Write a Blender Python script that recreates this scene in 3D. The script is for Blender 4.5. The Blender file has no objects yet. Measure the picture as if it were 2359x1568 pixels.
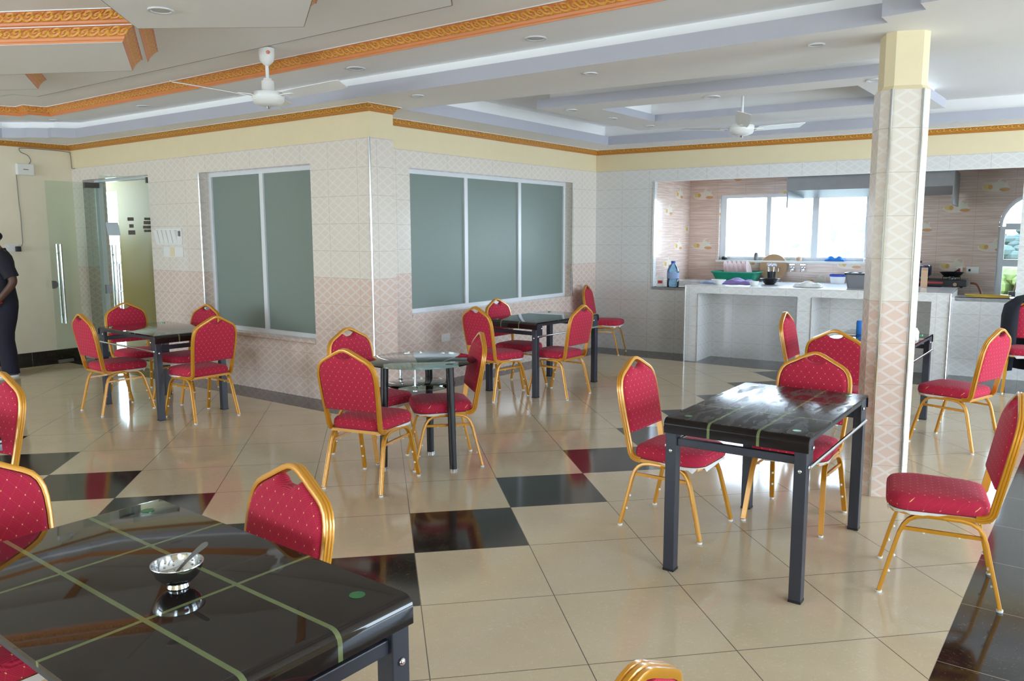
import bpy, bmesh, math, random
from mathutils import Vector, Matrix, geometry
R = math.radians
PI = math.pi
scene = bpy.context.scene
COL = scene.collection
random.seed(4)

# ---------------------------------------------------------------- camera
CAMZ = 1.6203
f_px, pitch, yaw, roll = 1852.785, 0.131142, 0.641045, -0.002955
Fh = Vector((-math.sin(yaw), math.cos(yaw), 0)); Rh = Vector((math.cos(yaw), math.sin(yaw), 0)); Uz = Vector((0, 0, 1))
fw = Fh * math.cos(pitch) - Uz * math.sin(pitch)
up = Uz * math.cos(pitch) + Fh * math.sin(pitch)
rt2 = Rh * math.cos(roll) + up * math.sin(roll); up2 = up * math.cos(roll) - Rh * math.sin(roll)
cam = bpy.data.cameras.new('camera'); cam_o = bpy.data.objects.new('camera', cam); COL.objects.link(cam_o)
m = Matrix.Identity(4)
for i in range(3):
    m[i][0] = rt2[i]; m[i][1] = up2[i]; m[i][2] = -fw[i]
m[2][3] = CAMZ
cam_o.matrix_world = m
cam.sensor_fit = 'HORIZONTAL'; cam.sensor_width = 36.0; cam.lens = f_px / 2359 * 36.0
cam.clip_start = 0.05; cam.clip_end = 300
scene.camera = cam_o

# ---------------------------------------------------------------- world, light, exposure
vs = scene.view_settings
vs.view_transform = 'Standard'; vs.look = 'None'; vs.gamma = 1.0; vs.exposure = 2.42; vs.use_curve_mapping = False
scene.display_settings.display_device = 'sRGB'
try:
    scene.cycles.use_denoising = True
    scene.cycles.sample_clamp_indirect = 6.0
    scene.cycles.max_bounces = 10; scene.cycles.diffuse_bounces = 5; scene.cycles.transparent_max_bounces = 16
    scene.cycles.caustics_reflective = False; scene.cycles.caustics_refractive = False
except Exception:
    pass
world = bpy.data.worlds.new('sky'); scene.world = world; world.use_nodes = True
wn = world.node_tree
bg = wn.nodes['Background']; bg.inputs['Strength'].default_value = 3.2
tc = wn.nodes.new('ShaderNodeTexCoord'); sx = wn.nodes.new('ShaderNodeSeparateXYZ'); cr = wn.nodes.new('ShaderNodeValToRGB')
wn.links.new(tc.outputs['Generated'], sx.inputs[0]); wn.links.new(sx.outputs['Z'], cr.inputs[0]); wn.links.new(cr.outputs[0], bg.inputs['Color'])
cr.color_ramp.elements[0].position = 0.0; cr.color_ramp.elements[0].color = (0.75, 0.90, 1.04, 1)
cr.color_ramp.elements[1].position = 0.6; cr.color_ramp.elements[1].color = (0.50, 0.72, 1, 1)


def portal(name, loc, rot, sx_, sy_):
    """sky portal: tells the renderer where daylight enters; it gives off no light of its own"""
    l = bpy.data.lights.new(name, 'AREA'); l.shape = 'RECTANGLE'; l.size = sx_; l.size_y = sy_; l.energy = 1.0
    l.cycles.is_portal = True
    o = bpy.data.objects.new(name, l); COL.objects.link(o); o.location = loc; o.rotation_euler = rot
    return o


RIGHT_OPEN = [(-6.4, -3.6), (0.6, 2.8), (5.0, 7.2), (7.6, 9.8)]       # y ranges of unseen right-wall openings, placed to balance the light
BACK_OPEN = [(-10.8, -7.6), (-7.2, -4.4)]              # x ranges of openings added behind the camera, sized for the light
for y0, y1 in RIGHT_OPEN:
    portal('daylight_right', (4.50, (y0 + y1) / 2, 1.350), (0, R(90), 0), 2.50, y1 - y0)
for x0, x1 in BACK_OPEN:
    portal('daylight_behind', ((x0 + x1) / 2, -7.3, 1.500), (R(90), 0, 0), x1 - x0, 2.00)
portal('daylight_kitchen', (-3.55, 11.95, 1.72), (R(-90), 0, R(4.6)), 2.6, 1.0)


# ---------------------------------------------------------------- materials
def lin(c):
    return tuple(((x / 255) / 12.92 if x / 255 <= 0.04045 else ((x / 255 + 0.055) / 1.055) ** 2.4) for x in c)


class NT:
    def __init__(s, name):
        s.m = bpy.data.materials.new(name); s.m.use_nodes = True
        s.t = s.m.node_tree; s.b = s.t.nodes['Principled BSDF']; s.out = s.t.nodes['Material Output']

    def n(s, typ, **kw):
        x = s.t.nodes.new(typ)
        for k, v in kw.items():
            setattr(x, k, v)
        return x

    def put(s, sock, v):
        if isinstance(v, bpy.types.NodeSocket):
            s.t.links.new(v, sock)
        else:
            sock.default_value = v

    def math(s, op, a, b=0.0, c=0.0):
        x = s.n('ShaderNodeMath', operation=op)
        s.put(x.inputs[0], a); s.put(x.inputs[1], b); s.put(x.inputs[2], c)
        return x.outputs[0]

    def vmath(s, op, a, b=(0, 0, 0)):
        x = s.n('ShaderNodeVectorMath', operation=op)
        s.put(x.inputs[0], a); s.put(x.inputs[1], b)
        return x

    def mix(s, fac, a, b):
        x = s.n('ShaderNodeMix', data_type='RGBA')
        s.put(x.inputs[0], fac)
        s.put(x.inputs[6], a if isinstance(a, bpy.types.NodeSocket) else (*a, 1)); s.put(x.inputs[7], b if isinstance(b, bpy.types.NodeSocket) else (*b, 1))
        return x.outputs[2]

    def noise(s, vec, scale, detail=2.0, rough=0.5, dist=0.0):
        x = s.n('ShaderNodeTexNoise'); x.inputs['Scale'].default_value = scale; x.inputs['Detail'].default_value = detail
        x.inputs['Roughness'].default_value = rough; x.inputs['Distortion'].default_value = dist
        if vec is not None:
            s.t.links.new(vec, x.inputs['Vector'])
        return x.outputs[0]

    def obj(s):
        return s.n('ShaderNodeTexCoord').outputs['Object']

    def pos(s):
        return s.n('ShaderNodeNewGeometry').outputs['Position']

    def uv(s):
        return s.n('ShaderNodeUVMap', uv_map='UVMap').outputs[0]

    def sep(s, v):
        x = s.n('ShaderNodeSeparateXYZ'); s.t.links.new(v, x.inputs[0]); return x.outputs

    def comb(s, a, b, c=0.0):
        x = s.n('ShaderNodeCombineXYZ'); s.put(x.inputs[0], a); s.put(x.inputs[1], b); s.put(x.inputs[2], c); return x.outputs[0]

    def bump(s, h, strength=0.3, dist=0.01):
        x = s.n('ShaderNodeBump'); x.inputs['Strength'].default_value = strength; x.inputs['Distance'].default_value = dist
        s.t.links.new(h, x.inputs['Height']); s.t.links.new(x.outputs[0], s.b.inputs['Normal'])

    def base(s, c):
        s.put(s.b.inputs['Base Color'], c if isinstance(c, bpy.types.NodeSocket) else (*c, 1))

    def setp(s, rough=0.5, metal=0.0, spec=0.5, coat=0.0):
        s.put(s.b.inputs['Roughness'], rough); s.b.inputs['Metallic'].default_value = metal
        s.b.inputs['Specular IOR Level'].default_value = spec
        s.b.inputs['Coat Weight'].default_value = coat; s.b.inputs['Coat Roughness'].default_value = 0.08


def plain(name, rgb, rough=0.5, metal=0.0, spec=0.5, coat=0.0, vary=0.06):
    t = NT(name); c = lin(rgb)
    if vary:
        nz = t.noise(t.obj(), 9.0, 3.0)
        t.base(t.mix(nz, tuple(x * (1 - vary) for x in c), tuple(min(1, x * (1 + vary)) for x in c)))
    else:
        t.base(c)
    t.setp(rough, metal, spec, coat)
    return t.m


def fr(t, x):
    return t.math('FRACT', x)


def edge_dist(t, x):          # distance to the nearest integer
    f = t.math('FRACT', x)
    return t.math('MINIMUM', f, t.math('SUBTRACT', 1.0, f))


def floor_mat():
    t = NT('floor_tiles')
    ox, oy, da, s = -2.76782, 2.86706, 0.0217667, 0.6
    c, sn = math.cos(da), math.sin(da); k = 1 / (s * math.sqrt(2))
    # u = c dx + sn dy ; v = -sn dx + c dy ; i = (u+v)k ; j = (v-u)k
    P = t.pos()
    def lincomb(a, b):
        d = t.vmath('DOT_PRODUCT', P, (a, b, 0)).outputs['Value']
        return t.math('ADD', d, -(a * ox + b * oy))
    i = lincomb((c - sn) * k, (sn + c) * k); j = lincomb((-sn - c) * k, (c - sn) * k)
    fi = t.math('FLOOR', i); fj = t.math('FLOOR', j)
    eq = lambda a, b: t.math('COMPARE', a, b, 0.1)
    A = t.math('MULTIPLY', eq(fi, fj), t.math('GREATER_THAN', fi, -1.5))
    B = t.math('MULTIPLY', eq(t.math('ADD', fi, fj), -2.0), t.math('LESS_THAN', fi, -0.5))
    black = t.math('MAXIMUM', A, B)
    g = t.math('LESS_THAN', t.math('MINIMUM', edge_dist(t, i), edge_dist(t, j)), 0.0035)
    n1 = t.noise(P, 3.0, 4.0, 0.6, 0.4); n2 = t.noise(P, 38.0, 5.0, 0.6, 2.0)
    beige = t.mix(n1, lin((196, 178, 150)), lin((214, 197, 168)))
    vein = t.n('ShaderNodeValToRGB'); t.t.links.new(n2, vein.inputs[0])
    vein.color_ramp.elements[0].position = 0.56; vein.color_ramp.elements[1].position = 0.66
    beige = t.mix(t.math('MULTIPLY', vein.outputs[0], 0.35), beige, lin((228, 216, 192)))
    dk = t.mix(t.math('MULTIPLY', vein.outputs[0], 0.8), lin((40, 35, 32)), lin((96, 68, 44)))
    col = t.mix(black, beige, dk)
    col = t.mix(g, col, lin((110, 100, 88)))
    t.base(col); t.setp(0.1, 0, 0.5)
    return t.m


def dark_floor_mat():
    t = NT('black_granite_tiles'); P = t.pos(); x, y, z = t.sep(P)
    i = t.math('MULTIPLY', t.math('ADD', x, 0.43), 1 / 0.6); j = t.math('MULTIPLY', t.math('ADD', y, -3.885), 1 / 0.6)
    g = t.math('LESS_THAN', t.math('MINIMUM', edge_dist(t, i), edge_dist(t, j)), 0.003)
    n2 = t.noise(P, 30.0, 5.0, 0.6, 2.5)
    vein = t.n('ShaderNodeValToRGB'); t.t.links.new(n2, vein.inputs[0])
    vein.color_ramp.elements[0].position = 0.57; vein.color_ramp.elements[1].position = 0.66
    dk = t.mix(t.math('MULTIPLY', vein.outputs[0], 0.8), lin((38, 33, 30)), lin((96, 72, 42)))
    t.base(t.mix(g, dk, lin((150, 140, 130)))); t.setp(0.09, 0, 0.5)
    return t.m


def wall_tile_mat(name, split, tilew=0.40, line_w=0.10, cool=False):
    """glazed diamond tiles: UV in metres; v below `split` gets the pink tile"""
    t = NT(name); u, v, _ = t.sep(t.uv())
    v0 = t.math('SUBTRACT', v, 1.215)
    a = t.math('ADD', t.math('MULTIPLY', u, 3 / 0.4), t.math('MULTIPLY', v0, 3 / 0.254))
    b = t.math('SUBTRACT', t.math('MULTIPLY', u, 3 / 0.4), t.math('MULTIPLY', v0, 3 / 0.254))
    la = t.math('LESS_THAN', edge_dist(t, a), line_w); lb = t.math('LESS_THAN', edge_dist(t, b), line_w)
    ln = t.math('MAXIMUM', la, lb)
    tu = t.math('MULTIPLY', u, 1 / tilew); tv = t.math('MULTIPLY', v0, 1 / 0.254)
    g = t.math('MAXIMUM', t.math('LESS_THAN', edge_dist(t, tu), 0.0045), t.math('LESS_THAN', edge_dist(t, tv), 0.008))
    nz = t.noise(t.uv(), 2.2, 2.0)
    tileid = t.n('ShaderNodeTexWhiteNoise', noise_dimensions='2D')
    t.t.links.new(t.comb(t.math('FLOOR', tu), t.math('FLOOR', tv)), tileid.inputs['Vector'])
    up_f = t.mix(nz, lin((220, 209, 197)), lin((226, 217, 207))); up_l = lin((228, 222, 214))
    if cool:
        up_f = t.mix(nz, lin((214, 212, 209)), lin((220, 219, 217))); up_l = lin((223, 223, 223))
    lo_f = t.mix(nz, lin((216, 190, 177)), lin((222, 197, 183))); lo_l = lin((224, 212, 204))
    low = t.math('LESS_THAN', v, split)
    fill = t.mix(low, up_f, lo_f); line = t.mix(low, up_l, lo_l)
    col = t.mix(ln, fill, line)
    col = t.mix(t.math('MULTIPLY', tileid.outputs[0], 0.05), col, lin((200, 190, 178)))
    col = t.mix(t.math('MULTIPLY', g, 0.6), col, lin((176, 166, 150)))
    t.base(col); t.setp(0.16, 0, 0.5); t.bump(ln, 0.06, 0.004)
    return t.m


def kitchen_tile_mat():
    """beige tiles with pale horizontal streaks and cup-and-bun picture tiles"""
    t = NT('kitchen_tiles'); uv = t.uv(); u, v, _ = t.sep(uv)
    st = t.noise(t.comb(t.math('MULTIPLY', u, 1.2), t.math('MULTIPLY', v, 30.0)), 2.0, 3.0, 0.6)
    ramp = t.n('ShaderNodeValToRGB'); t.t.links.new(st, ramp.inputs[0])
    ramp.color_ramp.elements[0].position = 0.42; ramp.color_ramp.elements[1].position = 0.62
    col = t.mix(ramp.outputs[0], lin((206, 178, 164)), lin((224, 204, 192)))
    W, Hh = 0.42, 0.25
    cu = t.math('MULTIPLY', u, 1 / W); cv = t.math('MULTIPLY', t.math('SUBTRACT', v, 0.08), 1 / Hh)
    fu = t.math('FLOOR', cu); fv = t.math('FLOOR', cv)
    x = t.math('MULTIPLY', t.math('SUBTRACT', fr(t, cu), 0.5), W); y = t.math('MULTIPLY', t.math('SUBTRACT', fr(t, cv), 0.5), Hh)
    sel = t.math('COMPARE', t.math('MODULO', t.math('ADD', t.math('ADD', t.math('MULTIPLY', fu, 2.0), fv), 40.0), 3.0), 1.0, 0.3)
    def ell(cx, cy, rx, ry):
        dx = t.math('MULTIPLY', t.math('SUBTRACT', x, cx), 1 / rx); dy = t.math('MULTIPLY', t.math('SUBTRACT', y, cy), 1 / ry)
        d = t.math('ADD', t.math('MULTIPLY', dx, dx), t.math('MULTIPLY', dy, dy))
        return t.math('MULTIPLY', sel, t.math('LESS_THAN', d, 1.0))
    for e, c, k in ((ell(-0.01, -0.02, 0.15, 0.055), (226, 216, 204), 0.7), (ell(0.06, 0.03, 0.06, 0.065), (224, 214, 200), 0.7), (ell(0.075, 0.06, 0.032, 0.026), (206, 178, 160), 0.8), (ell(0.05, 0.01, 0.042, 0.045), (214, 212, 192), 0.9),
                 (ell(-0.095, -0.01, 0.05, 0.034), (216, 190, 128), 1.0), (ell(-0.065, -0.012, 0.024, 0.030), (206, 156, 84), 0.9), (ell(0.09, -0.045, 0.058, 0.020), (206, 152, 100), 1.0)):
        col = t.mix(t.math('MULTIPLY', e, k), col, lin(c))
    g = t.math('MAXIMUM', t.math('LESS_THAN', edge_dist(t, cu), 0.004), t.math('LESS_THAN', edge_dist(t, cv), 0.008))
    t.base(t.mix(g, col, lin((186, 162, 146)))); t.setp(0.2, 0, 0.5)
    return t.m


def cornice_mat(name, c0, c1, gold):
    t = NT(name); uv = t.uv(); u, v, _ = t.sep(uv)
    n = t.noise(t.comb(t.math('MULTIPLY', u, 26.0), t.math('MULTIPLY', v, 2.4)), 1.0, 3.0, 0.6, 0.6)
    def scroll(shift, vc, size):
        x = t.math('MULTIPLY', t.math('SUBTRACT', t.math('FRACT', t.math('ADD', t.math('MULTIPLY', u, 1 / 0.13), shift)), 0.5), 2.2 / size)
        y = t.math('MULTIPLY', t.math('SUBTRACT', v, vc), 2.3 / size)
        rr_ = t.math('SQRT', t.math('ADD', t.math('MULTIPLY', x, x), t.math('MULTIPLY', y, y)))
        s_ = t.math('SINE', t.math('ADD', t.math('ADD', t.math('ARCTAN2', y, x), t.math('MULTIPLY', rr_, 9.0)), t.math('MULTIPLY', n, 5.0)))
        return t.math('MULTIPLY', t.math('MULTIPLY_ADD', s_, 0.5, 0.5), t.math('LESS_THAN', rr_, 1.0))
    band = t.math('MULTIPLY', t.math('GREATER_THAN', v, 0.36), t.math('LESS_THAN', v, 0.93))
    h = t.math('MULTIPLY', band, t.math('MAXIMUM', scroll(0.0, 0.68, 0.8), t.math('MULTIPLY', scroll(0.5, 0.62, 0.62), 0.95)))
    r = t.n('ShaderNodeValToRGB'); t.t.links.new(h, r.inputs[0]); r.color_ramp.elements[0].position = 0.5; r.color_ramp.elements[1].position = 0.8
    base = t.mix(t.noise(uv, 6.0), lin(c0), lin(c1))
    t.base(t.mix(r.outputs[0], base, lin(gold))); t.setp(0.4, 0, 0.5); t.bump(h, 0.45, 0.015)
    return t.m


def fabric_mat(name, au, av, dark=1.0):
    """red banquet cloth with fine ribs, a faint lattice and gold pin dots; au / av name the object axes"""
    t = NT(name); o = t.sep(t.obj())
    def ax(e):
        r = None
        for k, s in e:
            q = t.math('MULTIPLY', o[k], s); r = q if r is None else t.math('ADD', r, q)
        return r
    u = ax(au); v = ax(av)
    a = t.math('ADD', t.math('MULTIPLY', u, 1 / 0.0453), t.math('MULTIPLY', v, 1 / 0.06))
    b = t.math('SUBTRACT', t.math('MULTIPLY', u, 1 / 0.0453), t.math('MULTIPLY', v, 1 / 0.06))
    da, db = edge_dist(t, a), edge_dist(t, b)
    dot = t.math('LESS_THAN', t.math('MAXIMUM', da, db), 0.05)
    lat = t.math('LESS_THAN', t.math('MINIMUM', da, db), 0.022)
    rib = t.math('SINE', t.math('MULTIPLY', v, 1500.0))
    rib = t.math('MULTIPLY_ADD', rib, 0.5, 0.5)
    c = lambda *q: tuple(x * dark for x in lin(q))
    col = t.mix(rib, c(160, 30, 54), c(204, 54, 82))
    col = t.mix(t.math('MULTIPLY', lat, 0.45), col, c(205, 70, 90))
    col = t.mix(dot, col, c(236, 186, 120))
    t.base(col); t.setp(0.85, 0, 0.15)
    t.b.inputs['Sheen Weight'].default_value = 0.08
    return t.m


def glass_mat(name, tint, rough=0.02, refl=1.0):
    t = NT(name); t.t.nodes.remove(t.b)
    tr = t.n('ShaderNodeBsdfTransparent'); tr.inputs[0].default_value = (*tint, 1)
    gl = t.n('ShaderNodeBsdfGlossy'); gl.inputs['Roughness'].default_value = rough
    f = t.n('ShaderNodeFresnel'); f.inputs[0].default_value = 1.5
    mx = t.n('ShaderNodeMixShader'); t.t.links.new(t.math('MULTIPLY', f.outputs[0], refl), mx.inputs[0])
    t.t.links.new(tr.outputs[0], mx.inputs[1]); t.t.links.new(gl.outputs[0], mx.inputs[2]); t.t.links.new(mx.outputs[0], t.out.inputs[0])
    return t.m


def hazy_glass_mat(name):
    """kitchen panes: clear glass with a translucent film imitating the glare"""
    t = NT(name); t.t.nodes.remove(t.b)
    tr = t.n('ShaderNodeBsdfTransparent'); tl = t.n('ShaderNodeBsdfTranslucent'); tl.inputs[0].default_value = (0.9, 0.95, 1, 1)
    nz = t.noise(t.obj(), 3.0, 3.0)
    mx = t.n('ShaderNodeMixShader'); t.t.links.new(t.math('MULTIPLY_ADD', nz, 0.12, 0.03), mx.inputs[0])
    t.t.links.new(tr.outputs[0], mx.inputs[1]); t.t.links.new(tl.outputs[0], mx.inputs[2]); t.t.links.new(mx.outputs[0], t.out.inputs[0])
    return t.m


def tabletop_mat(name, dusty):
    """black back-painted glass with translucent green lines; object x runs along the table"""
    t = NT(name); o = t.obj(); x, y, z = t.sep(o)
    def line(c, p, w):
        return t.math('LESS_THAN', t.math('ABSOLUTE', t.math('SUBTRACT', c, p)), w)
    m_ = None
    for c, p, w in ((y, 0.115, 0.0065), (y, -0.115, 0.0065), (x, 0.2, 0.0055), (x, -0.2, 0.0055)):
        l = line(c, p, w); m_ = l if m_ is None else t.math('MAXIMUM', m_, l)
    nz = t.noise(o, 5.0, 4.0)
    base = t.mix(nz, lin((30, 25, 24)), lin((40, 34, 32)))
    base = t.mix(m_, base, lin((112, 124, 84)))
    if dusty:
        sm = t.noise(t.comb(t.math('MULTIPLY', x, 3.0), t.math('MULTIPLY', y, 9.0)), 1.4, 4.0, 0.6, 1.5)
        r = t.n('ShaderNodeValToRGB'); t.t.links.new(sm, r.inputs[0]); r.color_ramp.elements[0].position = 0.45; r.color_ramp.elements[1].position = 0.7
        flat = t.math('GREATER_THAN', z, 0.7535)
        base = t.mix(t.math('MULTIPLY', t.math('MULTIPLY', r.outputs[0], flat), 0.28), base, lin((150, 140, 135)))
        t.setp(t.math('MULTIPLY_ADD', t.math('MULTIPLY', r.outputs[0], flat), 0.30, 0.18), 0, 0.10)
    else:
        t.setp(0.035, 0, 0.5)
    t.base(base)
    return t.m


MT = dict(
    floor=floor_mat(), black=dark_floor_mat(), tile2=wall_tile_mat('wall_tiles_two_tone', 1.215), tile1=wall_tile_mat('wall_tiles_ivory', -9, cool=True), ktile=kitchen_tile_mat(),
    cream=plain('cream_paint', (226, 212, 176), 0.6, vary=0.03), ceil=plain('white_ceiling_paint', (243, 242, 242), 0.7, vary=0.015), lilac=plain('lilac_paint', (180, 181, 192), 0.6, vary=0.02),
    white=plain('white_gloss', (236, 236, 234), 0.35, vary=0.02), cgold=cornice_mat('cornice_gold', (176, 112, 46), (190, 126, 52), (214, 160, 62)),
    csal=cornice_mat('cornice_salmon', (206, 122, 66), (222, 140, 82), (226, 168, 62)),
    alu=plain('white_aluminium', (224, 228, 232), 0.3, 0.0, 0.5, vary=0.02), chrome=plain('chrome', (215, 220, 226), 0.12, 1.0, vary=0), steel=plain('brushed_steel', (128, 128, 130), 0.42, 0.85, vary=0.08), hood=plain('dull_sheet_metal', (124, 124, 126), 0.4, 0.25, vary=0.12),
    frost=plain('frosted_green_glass', (128, 141, 135), 0.4, 0, 0.35, vary=0.02), glass=glass_mat('clear_glass', (0.90, 0.95, 0.93), 0.02, 0.22), pale=plain('pale_cream_paint', (234, 224, 200), 0.6, vary=0.03), edge=plain('tan_shadow_line', (132, 114, 104), 0.6), tglass=glass_mat('tinted_table_glass', (0.66, 0.77, 0.72), 0.01, 1.0), haze=hazy_glass_mat('dusty_pane'),
    fback=fabric_mat('red_fabric_back', ((1, 1.0),), ((2, 1.0),)), fseat=fabric_mat('red_fabric_seat', ((1, 1.0), (2, 0.5)), ((0, 1.0), (2, 1.0))),
    gold=plain('gold_painted_tube', (206, 142, 30), 0.28, 0.25, 0.6, 0.4, 0.05), wplastic=plain('white_plastic', (230, 230, 228), 0.4, vary=0.02), lining=plain('white_lining_cloth', (228, 226, 224), 0.9, vary=0.03),
    top=tabletop_mat('black_glass_top', False), topd=tabletop_mat('dusty_black_glass_top', True), frame=plain('charcoal_powder_coat', (46, 49, 60), 0.38, 0, 0.5, vary=0.06), greendisc=plain('green_tinted_disc', (70, 150, 100), 0.2, 0.8, vary=0),
    bleg=plain('black_tube', (26, 24, 28), 0.3, vary=0.1), black_m=plain('black_plastic', (24, 24, 27), 0.4), yellow=plain('ochre_paint', (150, 132, 84), 0.6, vary=0.03), ext=plain('white_render', (236, 226, 204), 0.8),
    skin=plain('dark_skin', (86, 56, 42), 0.5, vary=0.05), hair=plain('short_black_hair', (24, 20, 19), 0.8), shirt=plain('navy_shirt', (26, 25, 36), 0.85), trouser=plain('navy_trousers', (25, 24, 42), 0.85), red=plain('red_band', (214, 52, 50), 0.4), shoe=plain('grey_shoe', (70, 74, 88), 0.6),
    blueb=glass_mat('blue_bottle_plastic', (0.55, 0.80, 0.96), 0.1), bluecap=plain('blue_cap', (38, 70, 170), 0.4), green=plain('green_plastic', (24, 140, 108), 0.35), purple=plain('purple_cloth', (150, 126, 190), 0.8), lblue=plain('pale_blue_cloth', (150, 168, 206), 0.8),
    greyp=plain('grey_plastic', (120, 120, 124), 0.5), plate=plain('pinkish_plate', (206, 176, 168), 0.35), wood=plain('pale_wood', (186, 152, 116), 0.6), yel=plain('yellow_tray', (214, 180, 80), 0.5), redp=plain('red_enamel', (196, 44, 40), 0.4), blue=plain('blue_cloth', (40, 120, 205), 0.7), pot=plain('dark_blue_pot', (40, 52, 84), 0.3),
    leaf=plain('leaves', (84, 90, 40), 0.8, vary=0.5), leaf2=plain('pale_leaves', (64, 70, 64), 0.9, vary=0.35), bark=plain('bark', (110, 92, 74), 0.9), earth=plain('dry_ground', (120, 116, 96), 0.9, vary=0.2), ceilw=plain('kitchen_ceiling', (220, 214, 206), 0.7),
    hose=plain('brown_hose', (140, 84, 60), 0.6), orange=plain('orange_mark', (226, 110, 50), 0.5), letter=plain('dark_lettering', (92, 88, 82), 0.6), paper=plain('pale_paper', (186, 200, 206), 0.8), led=plain('downlight_lens', (186, 182, 176), 0.4), rim=plain('downlight_rim', (206, 207, 210), 0.4), tan=plain('tan_carton', (196, 160, 130), 0.7), counter=wall_tile_mat('counter_tiles', -9, 0.40, cool=True),
)


# ---------------------------------------------------------------- mesh helpers
class MB:
    def __init__(s):
        s.v = []; s.f = []; s.uv = []; s.mi = []

    def add(s, verts, faces, uvs=None, mi=0):
        o = len(s.v); s.v += [tuple(p) for p in verts]
        for k, f in enumerate(faces):
            s.f.append([o + i for i in f]); s.mi.append(mi)
            s.uv.append([uvs[i] for i in f] if uvs else [(0, 0)] * len(f))

    def face(s, pts, uv=None, mi=0):
        s.add(pts, [list(range(len(pts)))], uv, mi)

    def box(s, a, b, mi=0, rz=0.0, c=(0, 0, 0)):
        (x0, y0, z0), (x1, y1, z1) = a, b
        P = [(x0, y0, z0), (x1, y0, z0), (x1, y1, z0), (x0, y1, z0), (x0, y0, z1), (x1, y0, z1), (x1, y1, z1), (x0, y1, z1)]
        if rz:
            cc, ss = math.cos(rz), math.sin(rz); P = [(c[0] + cc * (x - c[0]) - ss * (y - c[1]), c[1] + ss * (x - c[0]) + cc * (y - c[1]), z) for x, y, z in P]
        s.add(P, [(0, 3, 2, 1), (4, 5, 6, 7), (0, 1, 5, 4), (1, 2, 6, 5), (2, 3, 7, 6), (3, 0, 4, 7)], None, mi)

    def wallbox(s, u0, u1, v0, v1, w0, w1, mp, mi=0):
        """box in wall space (u along, v up, w depth); UV in metres on every face"""
        L = [(u0, v0, w0), (u1, v0, w0), (u1, v0, w1), (u0, v0, w1), (u0, v1, w0), (u1, v1, w0), (u1, v1, w1), (u0, v1, w1)]
        for f, k in (((0, 3, 2, 1), 2), ((4, 5, 6, 7), 2), ((0, 1, 5, 4), 0), ((1, 2, 6, 5), 1), ((2, 3, 7, 6), 0), ((3, 0, 4, 7), 1)):
            q = [L[i] for i in f]
            uv = [(p[0], p[1]) if k == 0 else ((u0 + u1 + p[2], p[1]) if k == 1 else (p[0], p[2])) for p in q]
            s.face([mp(*p) for p in q], uv, mi)

    def prism(s, poly, z0, z1, mi=0, axis='z'):
        n = len(poly)
        if axis == 'z':
            P = [(x, y, z0) for x, y in poly] + [(x, y, z1) for x, y in poly]
        elif axis == 'y':
            P = [(x, z0, y) for x, y in poly] + [(x, z1, y) for x, y in poly]
        else:
            P = [(z0, x, y) for x, y in poly] + [(z1, x, y) for x, y in poly]
        s.add(P, [list(range(n))[::-1], list(range(n, 2 * n))] + [(i, (i + 1) % n, n + (i + 1) % n, n + i) for i in range(n)], None, mi)

    def lathe(s, prof, seg=24, c=(0, 0, 0), mi=0, cap=True):
        o = []; F = []
        for r, z in prof:
            for k in range(seg):
                a = 2 * PI * k / seg; o.append((c[0] + r * math.cos(a), c[1] + r * math.sin(a), c[2] + z))
        for i in range(len(prof) - 1):
            for k in range(seg):
                F.append((i * seg + k, i * seg + (k + 1) % seg, (i + 1) * seg + (k + 1) % seg, (i + 1) * seg + k))
        if cap and prof[0][0] > 1e-6:
            F.append([k for k in range(seg)][::-1])
        if cap and prof[-1][0] > 1e-6:
            F.append([(len(prof) - 1) * seg + k for k in range(seg)])
        s.add(o, F, None, mi)

    def sweep(s, path, prof, ref=None, closed=False, cap=True, mi=0):
        """sweep a closed 2D profile along a 3D path; ref is the direction the profile x axis keeps towards"""
        path = [Vector(p) for p in path]; n = len(path); m_ = len(prof); V = []
        ref = Vector(ref) if ref is not None else None
        prev = None
        for i, p in enumerate(path):
            if closed:
                t = (path[(i + 1) % n] - path[i - 1]).normalized()
            else:
                t = (path[min(i + 1, n - 1)] - path[max(i - 1, 0)]).normalized()
            if ref is not None:
                x = ref - t * ref.dot(t)
            elif prev is not None:
                x = prev - t * prev.dot(t)
            else:
                x = t.orthogonal()
            x.normalize(); y = t.cross(x); prev = x
            k = 1.0
            if 0 < i < n - 1 or closed:
                a, b = (path[i] - path[i - 1]).normalized(), (path[(i + 1) % n] - path[i]).normalized()
                k = 1.0 / max(0.5, math.cos(a.angle(b, 0.0) / 2))
            V += [tuple(p + x * q[0] + y * q[1] * (k if ref is not None else 1.0)) for q in prof]
        F = []
        for i in range(n if closed else n - 1):
            j = (i + 1) % n
            for q in range(m_):
                F.append((i * m_ + q, i * m_ + (q + 1) % m_, j * m_ + (q + 1) % m_, j * m_ + q))
        if cap and not closed:
            F.append(list(range(m_))[::-1]); F.append([(n - 1) * m_ + q for q in range(m_)])
        s.add(V, F, None, mi)

    def tube(s, path, r, seg=10, closed=False, mi=0):
        s.sweep(path, [(r * math.cos(2 * PI * k / seg), r * math.sin(2 * PI * k / seg)) for k in range(seg)], None, closed, True, mi)

    def ball(s, c, r, sc=(1, 1, 1), seg=14, rings=8, mi=0):
        prof = [(max(1e-5, r * math.sin(PI * i / rings)), -r * math.cos(PI * i / rings)) for i in range(rings + 1)]
        o = len(s.v); s.lathe(prof, seg, (0, 0, 0), mi)
        for i in range(o, len(s.v)):
            x, y, z = s.v[i]; s.v[i] = (c[0] + x * sc[0], c[1] + y * sc[1], c[2] + z * sc[2])

    def xf(s, M):
        s.v = [tuple(M @ Vector(p)) for p in s.v]; return s

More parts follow.
